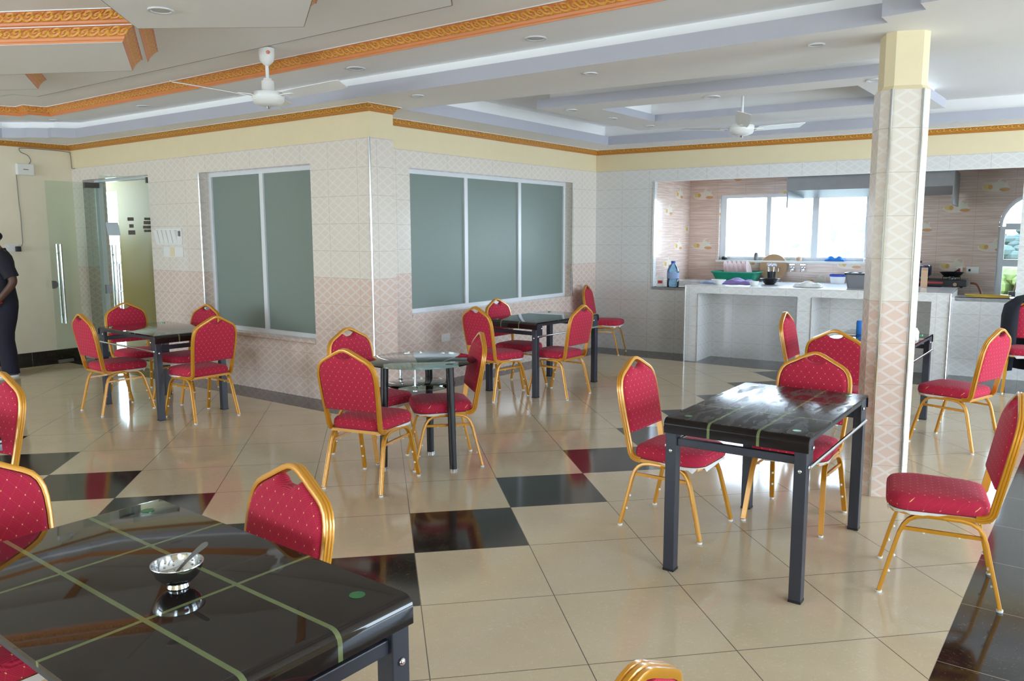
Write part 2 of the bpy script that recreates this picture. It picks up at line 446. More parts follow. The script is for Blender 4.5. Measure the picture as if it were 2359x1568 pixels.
    def build(s, name, mats, parent=None, smooth=False, bevel=0.0, sub=0, loc=None, fix=True):
        me = bpy.data.meshes.new(name); me.from_pydata(s.v, [], s.f)
        ul = me.uv_layers.new(name='UVMap'); k = 0
        for q in s.uv:
            for c in q:
                ul.data[k].uv = c; k += 1
        mats = mats if isinstance(mats, (list, tuple)) else [mats]
        for mm in mats:
            me.materials.append(mm)
        me.polygons.foreach_set('material_index', s.mi)
        if smooth:
            me.polygons.foreach_set('use_smooth', [True] * len(s.f))
        if fix:
            bm = bmesh.new(); bm.from_mesh(me); bmesh.ops.recalc_face_normals(bm, faces=bm.faces); bm.to_mesh(me); bm.free()
        if smooth:
            try:
                me.set_sharp_from_angle(angle=R(42))
            except Exception:
                pass
        me.update()
        o = bpy.data.objects.new(name, me); COL.objects.link(o)
        if parent is not None:
            o.parent = parent
        if loc is not None:
            o.location = loc
        if bevel:
            b = o.modifiers.new('bevel', 'BEVEL'); b.width = bevel; b.segments = 2; b.limit_method = 'ANGLE'
        if sub:
            b = o.modifiers.new('sub', 'SUBSURF'); b.levels = sub; b.render_levels = sub
        return o


def tag(o, label=None, cat=None, group=None, kind=None):
    for k, v in (('label', label), ('category', cat), ('group', group), ('kind', kind)):
        if v:
            o[k] = v
    return o


def empty(name, loc=(0, 0, 0), rz=0.0, label=None, cat=None, group=None, kind=None):
    o = bpy.data.objects.new(name, None); COL.objects.link(o); o.location = loc; o.rotation_euler = (0, 0, rz)
    return tag(o, label, cat, group, kind)


def copy_tree(o, parent=None):
    c = o.copy(); COL.objects.link(c); c.parent = parent
    for ch in list(o.children):
        copy_tree(ch, c)
    return c


def arc(c, r, a0, a1, n, z=None):
    return [(c[0] + r * math.cos(R(a0 + (a1 - a0) * k / n)), c[1] + r * math.sin(R(a0 + (a1 - a0) * k / n))) for k in range(n + 1)]


def rrect(hx, hy, r, n=5):
    out = []
    for (sx_, sy_, a) in ((1, 1, 0), (-1, 1, 90), (-1, -1, 180), (1, -1, 270)):
        out += arc((sx_ * (hx - r), sy_ * (hy - r)), r, a, a + 90, n)
    return out


def rot2(p, a):
    return (p[0] * math.cos(a) - p[1] * math.sin(a), p[0] * math.sin(a) + p[1] * math.cos(a))


def smooth_path(p, n=6):
    p = [Vector(q) for q in p]; out = []
    for i in range(len(p) - 1):
        a, b_, c, d = p[max(0, i - 1)], p[i], p[i + 1], p[min(len(p) - 1, i + 2)]
        for k in range(n):
            t = k / n
            out.append(tuple(.5 * ((2 * b_) + (c - a) * t + (2 * a - 5 * b_ + 4 * c - d) * t * t + (3 * b_ - a - 3 * c + d) * t ** 3)))
    return out + [tuple(p[-1])]


# ---------------------------------------------------------------- the room shell
XD, YA, XP, XB, ZC = -11.02, 5.15, -5.43, -5.95, 2.78
WC = (-5.95, 9.98); AC = math.atan(0.08)                  # wall C starts at this corner and runs at this angle
def mpA(u, v, w): return (u, YA + w, v)
def mpB(u, v, w): return (XB - w, u, v)
def mpD(u, v, w): return (XD - w, u, v)
def mpC(u, v, w):
    return (WC[0] + u * math.cos(AC) - w * math.sin(AC), WC[1] + u * math.sin(AC) + w * math.cos(AC), v)
def mpR(u, v, w): return (4.2 + w, u, v)
def mpF(u, v, w): return (u, -7.0 - w, v)
ZT = 2.49                                                # top of the tiling
ROOM_TOP = 3.16


def wall(name, mp, u0, u1, holes, thick, lo_mat, z_tile=ZT, top=ROOM_TOP, paint='cream'):
    """holes: (u0, u1, v0, v1); below z_tile the tile material, above it cream paint"""
    b = MB(); us = sorted({u0, u1, *[h[0] for h in holes], *[h[1] for h in holes]})
    for a, c in zip(us[:-1], us[1:]):
        cuts = sorted([(h[2], h[3]) for h in holes if h[0] <= a + 1e-6 and h[1] >= c - 1e-6])
        z = 0.0; spans = []
        for q0, q1 in cuts:
            spans.append((z, q0)); z = q1
        spans.append((z, top))
        for z0, z1 in spans:
            if z1 - z0 < 1e-4:
                continue
            if z_tile and z0 < z_tile < z1:
                b.wallbox(a, c, z0, z_tile, 0, thick, mp, 0); b.wallbox(a, c, z_tile, z1, 0.004, thick, mp, 1)
            else:
                b.wallbox(a, c, z0, z1, 0, thick, mp, 0 if (z_tile and z1 <= z_tile) else 1)
    return tag(b.build(name, [lo_mat, MT[paint]]), kind='structure')


DOOR_A = (-10.75, -9.17, 0.0, 2.33)
WIN_A = (-8.13, -6.255, 0.55, 2.30)
WIN_B = (6.2, 9.36, 0.745, 2.31)
wall('wall_center', mpA, XD - 0.3, XP, [DOOR_A, WIN_A], 0.30, MT['tile2'])
wall('wall_middle', mpB, YA + 0.30, 10.3, [WIN_B], 0.30, MT['tile2'])
wall('wall_left', mpD, -7.3, YA, [], 0.30, MT['pale'], None, paint='pale')
KO = (0.868, 5.12, 0.90, 2.325)
wall('wall_back', mpC, 0.0, 11.9, [(KO[0], 1.546, 0.90, KO[3]), (1.546, 4.536, 0.877, KO[3]), (4.536, KO[1], 0.895, KO[3])], 0.12, MT['tile1'])
wall('wall_right', mpR, -7.3, 11.4, [(a, c, 0.1, 2.6) for a, c in RIGHT_OPEN], 0.25, MT['cream'], None)
wall('wall_front', mpF, XD - 0.3, 5.8, [(a, c, 0.5, 2.5) for a, c in BACK_OPEN], 0.25, MT['cream'], None)
# chrome corner beads
def bead(name, pts, r=0.008, mat='chrome'):
    b = MB(); b.tube(pts, r, 8); return tag(b.build(name, MT[mat], smooth=True), kind='structure')
bead('trim_1', [(XP + 0.002, YA - 0.004, 0.0), (XP + 0.002, YA - 0.004, ZT)], 0.009)
bead('trim_2', [(WIN_A[0], YA - 0.003, WIN_A[2]), (WIN_A[0], YA - 0.003, WIN_A[3])], 0.007)
bead('trim_3', [mpB(WIN_B[1], WIN_B[2], -0.003), mpB(WIN_B[1], WIN_B[3], -0.003)], 0.007)
bead('trim_4', [mpC(KO[0], KO[2], -0.004), mpC(KO[0], KO[3], -0.004)], 0.009)
b = MB()
b.tube([mpC(KO[0], KO[3], -0.003), mpC(KO[1], KO[3], -0.003)], 0.008, 8)
tag(b.build('trim_5', MT['white'], smooth=True), kind='structure')

# floor: diagonal tiles with black granite borders, one mesh
b = MB()
def fl4(x0, y0, x1, y1, mi):
    b.face([(x0, y0, 0), (x1, y0, 0), (x1, y1, 0), (x0, y1, 0)], None, mi)
fl4(-10.72, -7.2, -0.43, 4.80, 0)
fl4(-5.58, 4.80, -0.43, 9.47, 0)
fl4(XD - .2, -7.2, -10.72, YA, 1)
fl4(-10.72, 4.80, -5.58, YA, 1)
fl4(-5.58 - .5, YA, -5.58, 9.47, 1)
fl4(-6.1, 9.47, 5.7, 11.2, 1)
fl4(-0.43, -7.2, 0.77, 9.47, 1); fl4(0.77, -7.2, 5.7, 9.47, 0)
fl4(-10.8, YA, -9.1, 5.5, 0)
tag(b.build('floor', [MT['floor'], MT['black']], fix=False), kind='structure')
b = MB(); b.box((-14.2, 5.45, -0.05), (-8.9, 7.2, 0.0)); tag(b.build('floor_corridor', MT['floor']), kind='structure')

# baseboards
b = MB(); b.box((XD, -7.0, 0.0), (XD + 0.016, YA, 0.14)); tag(b.build('baseboard_left', MT['black']), kind='structure')

# ---------------------------------------------------------------- ceiling
def tess(b, outer, holes, z, mi=0):
    pl = [[Vector((x, y, 0)) for x, y in outer]] + [[Vector((x, y, 0)) for x, y in h] for h in holes]
    flat = [p for q in pl for p in q]
    for t in geometry.tessellate_polygon(pl):
        b.face([(flat[i].x, flat[i].y, z) for i in t], None, mi)


def area2(p):
    return sum(p[i][0] * p[(i + 1) % len(p)][1] - p[(i + 1) % len(p)][0] * p[i][1] for i in range(len(p))) / 2


def offset(poly, d):
    """positive d grows a counter-clockwise polygon"""
    n = len(poly); out = []
    for i in range(n):
        p0, p1, p2 = Vector(poly[i - 1]), Vector(poly[i]), Vector(poly[(i + 1) % n])
        a = (p1 - p0).normalized(); c = (p2 - p1).normalized()
        n1 = Vector((a.y, -a.x)); n2 = Vector((c.y, -c.x)); k = n1 + n2
        k = k * (d / max(0.25, k.dot(n1))) if k.length > 1e-6 else n1 * d
        out.append(tuple(p1 + k))
    return out


def ccw(p):
    return p if area2(p) > 0 else p[::-1]


def ribbon(b, poly, z0, z1, mi=0, poly2=None):
    n = len(poly); q = poly2 or poly
    for i in range(n):
        j = (i + 1) % n
        b.face([(*poly[i], z0), (*poly[j], z0), (*q[j], z1), (*q[i], z1)], None, mi)


isi = ccw([(-4.2, 7.12), (-1.84, 7.33), (-1.84, 8.47), (-4.19, 8.27)])
ZH = 3.15
main = ccw([(-10.08, 4.79), (-1.11, 4.99), (-1.11, 4.84), (-0.89, 4.83), (-0.89, 4.68), (-0.66, 4.66), (-0.66, 4.5), (-0.45, 4.48), (-0.45, -3.2), (-10.73, -3.2), (-10.73, 4.24),
            (-10.56, 4.38), (-10.48, 4.41), (-10.32, 4.58), (-10.24, 4.58)])
ktray = ccw([(-5.42, 5.60), (2.4, 6.30), (2.4, 10.18), (-5.45, 9.43)])
Z1, Z2, Z3, ZK = 2.97, 3.06, 3.03, 3.03
orange = ccw([(-9.84, 4.41), (-1.5, 4.46), (-1.5, -2.6), (-10.16, -2.6), (-10.16, 4.0), (-10.08, 4.2), (-9.88, 4.19)])
outer = [(-11.3, -7.2), (5.7, -7.2), (5.7, 11.2), (-6.2, 10.1), (-6.2, 5.4), (-11.3, 5.4)]
b = MB()
tess(b, outer, [main, ktray], ZC)
mo = offset(main, 0.09); ko = offset(ktray, 0.10)
ribbon(b, main, ZC + 0.11, ZC + 0.11, 0, mo); ribbon(b, mo, ZC + 0.11, Z1, 0)
ribbon(b, ktray, ZC + 0.11, ZC + 0.11, 0, ko); ribbon(b, ko, ZC + 0.11, ZK, 0)
tess(b, mo, [orange], Z1)
ribbon(b, orange, Z1, Z2, 0); tess(b, orange, [], Z2); tess(b, ko, [offset(isi, 0.09)], ZK)
# roof slab over everything keeps the sky out
b.box((-11.4, -7.4, 3.17), (5.9, 11.5, 3.3))
tag(b.build('ceiling', MT['ceil'], fix=False), kind='structure')
b = MB(); ribbon(b, main, ZC, ZC + 0.11); ribbon(b, ktray, ZC, ZC + 0.11)
tag(b.build('trim_6', MT['lilac'], fix=False), kind='structure')
# kitchen-side island ring hanging in its tray
iso = ccw([(-4.70, 6.72), (-1.50, 6.98), (-1.46, 9.17), (-4.70, 8.86)]); isi = ccw([(-4.2, 7.12), (-1.84, 7.33), (-1.84, 8.47), (-4.19, 8.27)])
b = MB(); ZI = 2.85
tess(b, iso, [isi], ZI); io = offset(iso, -0.09); ii = offset(isi, 0.09)
ribbon(b, iso, ZI + 0.09, ZI + 0.09, 0, io); ribbon(b, io, ZI + 0.09, ZK)
ribbon(b, isi, ZI + 0.075, ZI + 0.075, 0, ii); ribbon(b, ii, ZI + 0.075, ZH); tess(b, ii, [], ZH)
tag(b.build('ceiling_island', MT['ceil'], fix=False), kind='structure')
b = MB(); ribbon(b, iso, ZI, ZI + 0.09); ribbon(b, isi, ZI, ZI + 0.075)
tag(b.build('trim_7', MT['lilac'], fix=False), kind='structure')
# dropped panels of the main ceiling
b = MB()
b.prism([(-9.22, 3.66), (-9.01, 3.69), (-8.96, 3.90), (-3.42, 3.97), (-3.30, 3.82), (-3.30, -2.2), (-9.22, -2.2)], Z3, Z2 + 0.01)
tag(b.build('ceiling_panel', MT['ceil']), kind='structure')
def ext(p, q, L):
    d = (Vector(q) - Vector(p)).normalized(); return tuple(Vector(q) + d * L)
T2P = [(-5.21, 2.81), (-6.04, 3.32), ext((-6.04, 3.32), (-6.99, 2.78), 1.2), ext((-5.21, 2.81), (-5.93, 2.38), 1.4)]
T1P = [(-5.07, 2.84), (-6.08, 3.47), ext((-6.08, 3.47), (-6.99, 2.955), 1.2), ext((-5.07, 2.84), (-5.92, 2.345), 1.4)]
P1P = [(-4.49, 2.32), (-4.92, 2.755), (-4.08, 3.35), (-3.59, 3.01), (-3.05, 2.5), (-3.9, 1.75)]
T3P = [(-7.0, 2.915), (-7.95, 3.47), (-9.0, 2.88), (-8.05, 2.32)]
b = MB(); b.prism(T1P, 2.94, Z3 + .002); b.prism(T2P, 2.85, 2.942); b.prism(P1P, 2.88, Z3 + .002); b.prism(T3P, 2.94, Z3 + .002)
tag(b.build('ceiling_medallion', MT['ceil']), kind='structure')

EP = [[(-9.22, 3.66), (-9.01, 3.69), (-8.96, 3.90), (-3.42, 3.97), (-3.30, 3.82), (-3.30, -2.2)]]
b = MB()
b.tube([(x, y, Z3 + .006) for x, y in EP[0]], .0075, 6)  # tan bead drawn in place of the shadow line along the panel rim
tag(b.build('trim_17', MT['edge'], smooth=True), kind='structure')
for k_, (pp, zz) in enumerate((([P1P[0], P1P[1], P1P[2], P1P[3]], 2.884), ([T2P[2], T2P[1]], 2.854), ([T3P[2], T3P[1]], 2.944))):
    b = MB(); b.tube([(x, y, zz) for x, y in pp], .005, 6); tag(b.build('trim_%d' % (18 + k_), MT['edge'], smooth=True), kind='structure')  # same tan beads imitate the thin shadow lines of the dropped slabs


def cornice(name, paths, zb, h, proj, mat):
    """crown moulding; paths run with the open side on their right"""
    prof = [(0, 0), (0.06, 0.0), (0.10, 0.10), (0.16, 0.18), (0.22, 0.34), (0.40, 0.52), (0.58, 0.72), (0.78, 0.84), (0.86, 0.92), (1.0, 0.93), (1.0, 1.0)]
    b = MB()
    for path in paths:
        n = len(path); offs = []; acc = [0.0]
        for i in range(n):
            p = Vector(path[i])
            if i:
                acc.append(acc[-1] + (p - Vector(path[i - 1])).length)
            a = (Vector(path[i]) - Vector(path[i - 1])).normalized() if i else None
            c = (Vector(path[i + 1]) - Vector(path[i])).normalized() if i < n - 1 else None
            a = a or c; c = c or a
            n1 = Vector((a.y, -a.x)); n2 = Vector((c.y, -c.x)); k = n1 + n2; k = k / max(0.2, k.dot(n1))
            offs.append(k)
        for i in range(n - 1):
            for q in range(len(prof) - 1):
                (o0, z0), (o1, z1) = prof[q], prof[q + 1]
                P = [Vector(path[i]) + offs[i] * o0 * proj, Vector(path[i + 1]) + offs[i + 1] * o0 * proj, Vector(path[i + 1]) + offs[i + 1] * o1 * proj, Vector(path[i]) + offs[i] * o1 * proj]
                zz = [zb + z0 * h, zb + z0 * h, zb + z1 * h, zb + z1 * h]
                b.face([(P[k].x, P[k].y, zz[k]) for k in range(4)], [(acc[i], z0), (acc[i + 1], z0), (acc[i + 1], z1), (acc[i], z1)], 1 if q == len(prof) - 2 else 0)
        for i in (0, n - 1):
            b.face([(*(Vector(path[i]) + offs[i] * o * proj), zb + z * h) for o, z in prof] + [(*path[i], zb + h)], [(acc[i], z) for o, z in prof] + [(acc[i], 1)], 0)
    return tag(b.build(name, [mat, MT['white']], fix=False), kind='structure')


c_end = mpC(11.4, 0, 0)[:2]
cornice('trim_8', [[(XD, -7.0), (XD, YA), (XP, YA), (XP, YA + 0.30), (XB, YA + 0.30), (XB, WC[1]), c_end]], 2.715, 0.065, 0.06, MT['cgold'])
oc = [p for p in orange]
k0 = oc.index((-10.16, -2.6)) if (-10.16, -2.6) in oc else 0
seq = [(-1.5, -2.6), (-1.5, 4.46), (-9.84, 4.41), (-9.88, 4.19), (-10.08, 4.2), (-10.16, 4.0), (-10.16, -2.6)][::-1]
cornice('trim_9', [seq], Z1 - 0.005, Z2 - Z1 + 0.005, 0.075, MT['csal'])
cornice('trim_10', [[T2P[3], T2P[0], T2P[1]]], 2.852, 0.088, 0.08, MT['csal'])
cornice('trim_11', [[T1P[3], T1P[0], T1P[1]]], 2.942, 0.088, 0.08, MT['csal'])
cornice('trim_12', [[P1P[3], P1P[2]], [T3P[0], T3P[1]]], 2.942, 0.088, 0.08, MT['csal'])

# ---------------------------------------------------------------- windows in walls A and B (frosted sliding panes)
def sliding_window(name, mp, u0, u1, v0, v1, w, nbars, fw_=0.045):
    b = MB()
    def bar(a, c, d, e, w0=None, w1=None):
        b.wallbox(a, c, d, e, w - 0.02 if w0 is None else w0, w + 0.03 if w1 is None else w1, mp)
    bar(u0, u1, v0, v0 + fw_); bar(u0, u1, v1 - fw_, v1); bar(u0, u0 + fw_, v0 + fw_, v1 - fw_); bar(u1 - fw_, u1, v0 + fw_, v1 - fw_)
    for k in range(1, nbars):
        uc = u0 + (u1 - u0) * k / nbars; bar(uc - 0.03, uc + 0.03, v0 + fw_, v1 - fw_)
    o = tag(b.build(name, MT['alu'], bevel=0.004), kind='structure')
    for k in range(nbars):
        g = MB(); a = u0 + (u1 - u0) * k / nbars + 0.03; c = u0 + (u1 - u0) * (k + 1) / nbars - 0.03
        g.wallbox(a, c, v0 + 0.03, v1 - 0.03, w, w + 0.008, mp); g.build('pane', MT['frost'], o)
    s_ = MB(); s_.wallbox(u0, u1, v0 - 0.03, v0, -0.012, w + 0.05, mp); s_.build('window_sill', MT['tile2'], o)
    return o
sliding_window('window_1', mpA, WIN_A[0], WIN_A[1], 0.585, WIN_A[3], 0.14, 2)
sliding_window('window_2', mpB, WIN_B[0], WIN_B[1], 0.775, WIN_B[3], 0.14, 3)
b = MB(); b.box((WIN_A[0] - .02, YA + 0.24, 0.5), (WIN_A[1] + .02, YA + 0.30, 2.35)); b.box((XB - 0.30, WIN_B[0] - .02, 0.7), (XB - 0.24, WIN_B[1] + .02, 2.35))
tag(b.build('wall_blanking', MT['cream']), kind='structure')

# unseen right and front windows shaped for light: slim frames with clear panes
for nm, mp, lst, z0, z1 in (('window_unseen_right', mpR, RIGHT_OPEN, 0.1, 2.6), ('window_unseen_behind', mpF, BACK_OPEN, 0.5, 2.5)):
    for k, (a, c) in enumerate(lst):
        b = MB()
        for e, f, g, h in ((a, c, z0, z0 + .06), (a, c, z1 - .06, z1), (a, a + .06, z0 + .06, z1 - .06), (c - .06, c, z0 + .06, z1 - .06), ((a + c) / 2 - .03, (a + c) / 2 + .03, z0 + .06, z1 - .06)):
            b.wallbox(e, f, g, h, 0.08, 0.14, mp)
        tag(b.build(nm if k == 0 else nm + '.%03d' % k, MT['alu']), kind='structure')

# ---------------------------------------------------------------- kitchen behind wall C
KW, KB, KH = 0.84, 1.5, 2.48                      # left wall (u), back wall (w), ceiling height
def UC(x, w): return (x + 5.95 + w * math.sin(AC)) / math.cos(AC)
KWIN = (1.30, 3.88, 1.235, 2.185); KARC = (4.885, 5.725, 0.78, 2.12)
def mpK(u, v, w): return mpC(u, v, KB + w)
def mpKL(u, v, w): return mpC(KW - w, v, u)
b = MB(); us = [KW - .2, KWIN[0], KWIN[1], KARC[0], KARC[1], 9.0]
for a, c, sp in ((us[0], us[1], [(0, KH)]), (us[1], us[2], [(0, KWIN[2]), (KWIN[3], KH)]), (us[2], us[3], [(0, KH)]), (us[3], us[4], [(0, KARC[2]), (KARC[3], KH)]), (us[4], us[5], [(0, KH)])):
    for z0, z1 in sp:
        b.wallbox(a, c, z0, z1, 0, 0.16, mpK)
ac, ar = (KARC[0] + KARC[1]) / 2, (KARC[1] - KARC[0]) / 2
for sgn in (-1, 1):
    pts = [(ac + sgn * ar, KARC[3]), (ac, KARC[3])] + [(ac + sgn * ar * math.sin(R(t)), 1.70 + ar * math.cos(R(t))) for t in range(0, 91, 9)]
    n = len(pts)
    for w in (0.0, 0.16):
        b.face([mpK(p[0], p[1], w) for p in pts], pts)
    for i in range(n):
        p, q = pts[i], pts[(i + 1) % n]
        b.face([mpK(*p, 0), mpK(*q, 0), mpK(*q, .16), mpK(*p, .16)], [p, q, q, p])
tag(b.build('wall_kitchen_back', MT['ktile']), kind='structure')
b = MB(); b.wallbox(0.10, KB, 0, KH, 0, 0.15, mpKL); tag(b.build('wall_kitchen_left', MT['ktile']), kind='structure')
b = MB(); b.wallbox(0.10, KB, 0, KH, 0, 0.15, lambda u, v, w: mpC(8.9 + w, v, u)); tag(b.build('wall_kitchen_right', MT['ktile']), kind='structure')
b = MB(); b.face([mpC(KW, KH, .1), mpC(8.9, KH, .1), mpC(8.9, KH, KB + .05), mpC(KW, KH, KB + .05)]); b.face([mpC(KW - .3, KH + .3, 0.1), mpC(9.2, KH + .3, .1), mpC(9.2, KH + .3, KB + .3), mpC(KW - .3, KH + .3, KB + .3)])
b.face([mpC(KW - .1, KH, KB + .05), mpC(9, KH, KB + .05), mpC(9, KH + .31, KB + .05), mpC(KW - .1, KH + .31, KB + .05)]); tag(b.build('ceiling_kitchen', MT['ceilw'], fix=False), kind='structure')
b = MB(); b.face([mpC(KW - .1, 0, .1), mpC(9, 0, .1), mpC(9, 0, KB + .1), mpC(KW - .1, 0, KB + .1)]); tag(b.build('floor_kitchen', MT['black'], fix=False), kind='structure')
cornice('trim_13', [[mpC(KW, 0, .12)[:2], mpC(KW, 0, KB)[:2], mpC(8.9, 0, KB)[:2]]], 2.415, 0.065, 0.05, MT['csal'])

# kitchen window (window_5) and arched window (window_6)
def frame_bars(name, mp, bars, w0=0.06, w1=0.12):
    b = MB()
    for a, c, d, e in bars:
        b.wallbox(a, c, d, e, w0, w1, mp)
    return tag(b.build(name, MT['alu']), kind='structure')
u0, u1, v0, v1 = KWIN
cols = [u0, u0 + .09, UC(-4.10, 1.5), UC(-4.035, 1.5), UC(-3.46, 1.5), UC(-3.375, 1.5), UC(-2.76, 1.5), UC(-2.705, 1.5), u1 - .07, u1]
fb = [(u0, u1, v0, v0 + .05), (u0, u1, v1 - .045, v1)] + [(cols[k], cols[k + 1], v0 + .05, v1 - .045) for k in (0, 2, 4, 6, 8)]
w5 = frame_bars('window_5', mpK, fb)
for k in (1, 3, 5, 7):
    g = MB(); g.wallbox(cols[k], cols[k + 1], v0 + .05, v1 - .045, 0.086, 0.092, mpK); g.build('pane', MT['haze'], w5)
b = MB(); b.wallbox(u0 - .02, u1 + .02, v0 - .03, v0, -0.06, .06, mpK); b.build('window_sill', MT['white'], w5)
b = MB()
for a, c, d, e in ((KARC[0], KARC[0] + .075, .78, 1.70), (KARC[1] - .075, KARC[1], .78, 1.70), (KARC[0] + .075, KARC[1] - .075, .78, .84), (KARC[0] + .075, KARC[1] - .075, 1.20, 1.29), (KARC[0] + .075, KARC[1] - .075, 1.66, 1.74), (ac + .02, ac + .08, .84, 1.66)):
    b.wallbox(a, c, d, e, 0.05, 0.11, mpK)
ring = [mpK(ac + (ar - .02) * math.cos(R(t)), 1.70 + (ar - .02) * math.sin(R(t)), .08) for t in range(0, 181, 12)]
b.sweep(ring, [(-.03, -.02), (.03, -.02), (.03, .02), (-.03, .02)], (math.sin(AC), -math.cos(AC), 0))
w6 = tag(b.build('window_6', MT['alu']), kind='structure')
g = MB(); g.wallbox(KARC[0] + .05, KARC[1] - .05, .82, 1.70, 0.078, 0.084, mpK); g.build('pane', MT['glass'], w6)
# sill behind the opening
b = MB(); b.wallbox(KO[0] - .02, 1.55, 0.86, 0.90, 0.0, 0.36, mpC); tag(b.build('trim_14', MT['tile1']), kind='structure')
b = MB(); b.wallbox(4.54, KO[1], 0.855, 0.895, 0.0, 0.40, mpC); tag(b.build('trim_15', MT['tile1']), kind='structure')

# tiled bar counter and the worktop along the back wall
CT = 0.975
cx_, cy_ = mpC(3.04, 0, -0.275)[:2]
cnt = empty('bar_counter', (0, 0, 0), 0, 'long white tiled serving counter on thick tiled supports in front of the kitchen opening', 'counter')
b = MB(); b.wallbox(1.546, 4.536, 0.878, CT, -0.56, 0.50, mpC); b.build('worktop', MT['counter'], cnt)
for a, c in ((1.556, 1.715), (2.936, 3.096), (4.35, 4.526)):
    b = MB(); b.wallbox(a, c, 0.0, 0.878, -0.55, 0.0, mpC); b.build('support', MT['counter'], cnt)
for p_, q_, r_ in ([(mpC(a, 0, -.559), mpC(a, CT - .003, -.559), .008) for a in (1.549, 4.533)] + [(mpC(4.531, CT - .0085, -.555), mpC(4.531, CT - .0085, .49), .008)] + [(mpC(a, 0, -.551), mpC(a, .87, -.551), .006) for a in (1.712, 3.093)]):
    b = MB(); b.tube([p_, q_], r_, 8); b.build('edge_strip', MT['chrome'], cnt, smooth=True)
wk = empty('kitchen_worktop', (0, 0, 0), 0, 'low tiled worktop running below the kitchen window', 'counter')
b = MB(); b.wallbox(KW, 4.30, 0.86, 0.94, 0.95, KB, mpC); b.build('worktop', MT['counter'], wk)
b = MB(); b.wallbox(KW, 4.30, 0.0, 0.86, 1.0, KB, mpC); b.build('base', MT['ktile'], wk)

# range hood
hd = empty('range_hood', (0, 0, 0), 0, 'grey sheet-metal range hood hanging over the kitchen counter', 'range hood')
HU0, HU1 = UC(-3.45, .4), UC(-1.56, .4)
b = MB(); b.wallbox(HU0, HU1, 2.165, 2.36, 0.35, 0.365, mpC); b.build('fascia', MT['hood'], hd)
for a in (HU0, HU1 - .015):
    b = MB(); b.wallbox(a, a + .015, 1.95, 2.36, 0.365, 1.28, mpC); b.build('side_panel', MT['hood'], hd)
b = MB(); b.wallbox(HU0 + .015, HU1 - .015, 2.345, 2.36, 0.365, 1.28, mpC); b.build('top_panel', MT['hood'], hd)
b = MB(); b.face([mpC(HU0 + .02, 2.17, .37), mpC(HU1 - .02, 2.17, .37), mpC(HU1 - .02, 2.10, 1.26), mpC(HU0 + .02, 2.10, 1.26)]); b.face([mpC(HU0 + .02, 2.17, 1.27), mpC(HU1 - .02, 2.17, 1.27), mpC(HU1 - .02, 2.30, 1.27), mpC(HU0 + .02, 2.30, 1.27)])
b.build('filter', MT['hood'], hd, fix=False)
b = MB(); b.wallbox((HU0 + HU1) / 2 - .15, (HU0 + HU1) / 2 + .15, 2.36, 2.48, 0.55, 0.85, mpC); b.build('duct', MT['hood'], hd)


def at(u, w, z): return mpC(u, z, w)
def lathe_obj(name, prof, mat, parent=None, loc=None, seg=24, c=(0, 0, 0)):
    b = MB(); b.lathe(prof, seg, c); return b.build(name, mat, parent, smooth=True, loc=loc)
# blue water bottle on the sill
u = UC(-4.83, .07); t = empty('water_bottle', at(u, .10, .90), 0, 'large clear blue water bottle with a blue cap on the sill left of the counter', 'bottle')
lathe_obj('body', [(.02, 0), (.078, .004), (.082, .02), (.082, .09), (.076, .10), (.082, .11), (.082, .20), (.078, .23), (.055, .285), (.026, .315), (.024, .33)], MT['blueb'], t)
lathe_obj('cap', [(.028, .322), (.029, .352), (.0, .354)], MT['bluecap'], t)
b = MB(); b.lathe([(.083, .115), (.083, .195)], 24); b.build('label_band', MT['lblue'], t, smooth=True)
t = empty('detergent_packet', at(UC(-5.0, .06), .07, .90), R(20), 'small white and red packet leaning beside the blue bottle', 'packet')
b = MB(); b.add([(-.05, -.02, 0), (.05, -.02, 0), (.05, .02, 0), (-.05, .02, 0), (-.045, .0, .13), (.045, .0, .13), (.045, .006, .13), (-.045, .006, .13)], [(0, 3, 2, 1), (4, 5, 6, 7), (0, 1, 5, 4), (1, 2, 6, 5), (2, 3, 7, 6), (3, 0, 4, 7)]); b.build('pouch', MT['white'], t)
b = MB(); b.box((-.03, -.0165, .045), (.03, -.012, .085)); b.build('print', MT['redp'], t)
# dish basket
gb = empty('dish_basket', at(UC(-4.36, 1.2), 1.17, .94), AC, 'green plastic dish basket on the worktop below the window', 'basket')
b = MB(); o1 = rrect(.26, .17, .05); o2 = rrect(.32, .21, .06)
n = len(o1)
for zz0, zz1, A, B_ in ((0, .13, o1, o2), (.13, .135, o2, rrect(.335, .225, .07)), (.135, .02, rrect(.31, .2, .06), rrect(.25, .16, .05))):
    b.add([(*p, zz0) for p in A] + [(*p, zz1) for p in B_], [(i, (i + 1) % n, n + (i + 1) % n, n + i) for i in range(n)])
b.face([(*p, 0) for p in o1]); b.face([(*p, .02) for p in rrect(.25, .16, .05)])
b.build('tub', MT['green'], gb, smooth=True, fix=False)
b = MB(); b.sweep([(*p, .135) for p in rrect(.33, .22, .07)], [(-.008, -.006), (.008, -.006), (.008, .006), (-.008, .006)], (0, 0, 1), True); b.build('rim', MT['green'], gb, smooth=True)
for k in range(6):
    pl = tag(lathe_obj('plate', [(.0, 0), (.08, .0), (.13, .014), (.132, .018), (.08, .006), (.0, .006)], MT['plate'], None, at(UC(-4.36, 1.2) - .17 + .065 * k, 1.17, 1.10)), 'pinkish plate standing on edge in the green dish basket', 'plate', 'plates drying in the green basket')
    pl.rotation_euler = (0, R(78), AC)
t = empty('chopping_board', at(UC(-3.93, 1.35), 1.455, .94), AC, 'round pale wooden board leaning against the wall behind the green basket', 'board')
b = MB(); b.lathe([(.0, 0), (.19, .0), (.195, .008), (.19, .018), (.0, .018)], 28); o = b.build('disc', MT['wood'], t, smooth=True); o.rotation_euler = (R(80), 0, 0); o.location = (0, -.01, .195)
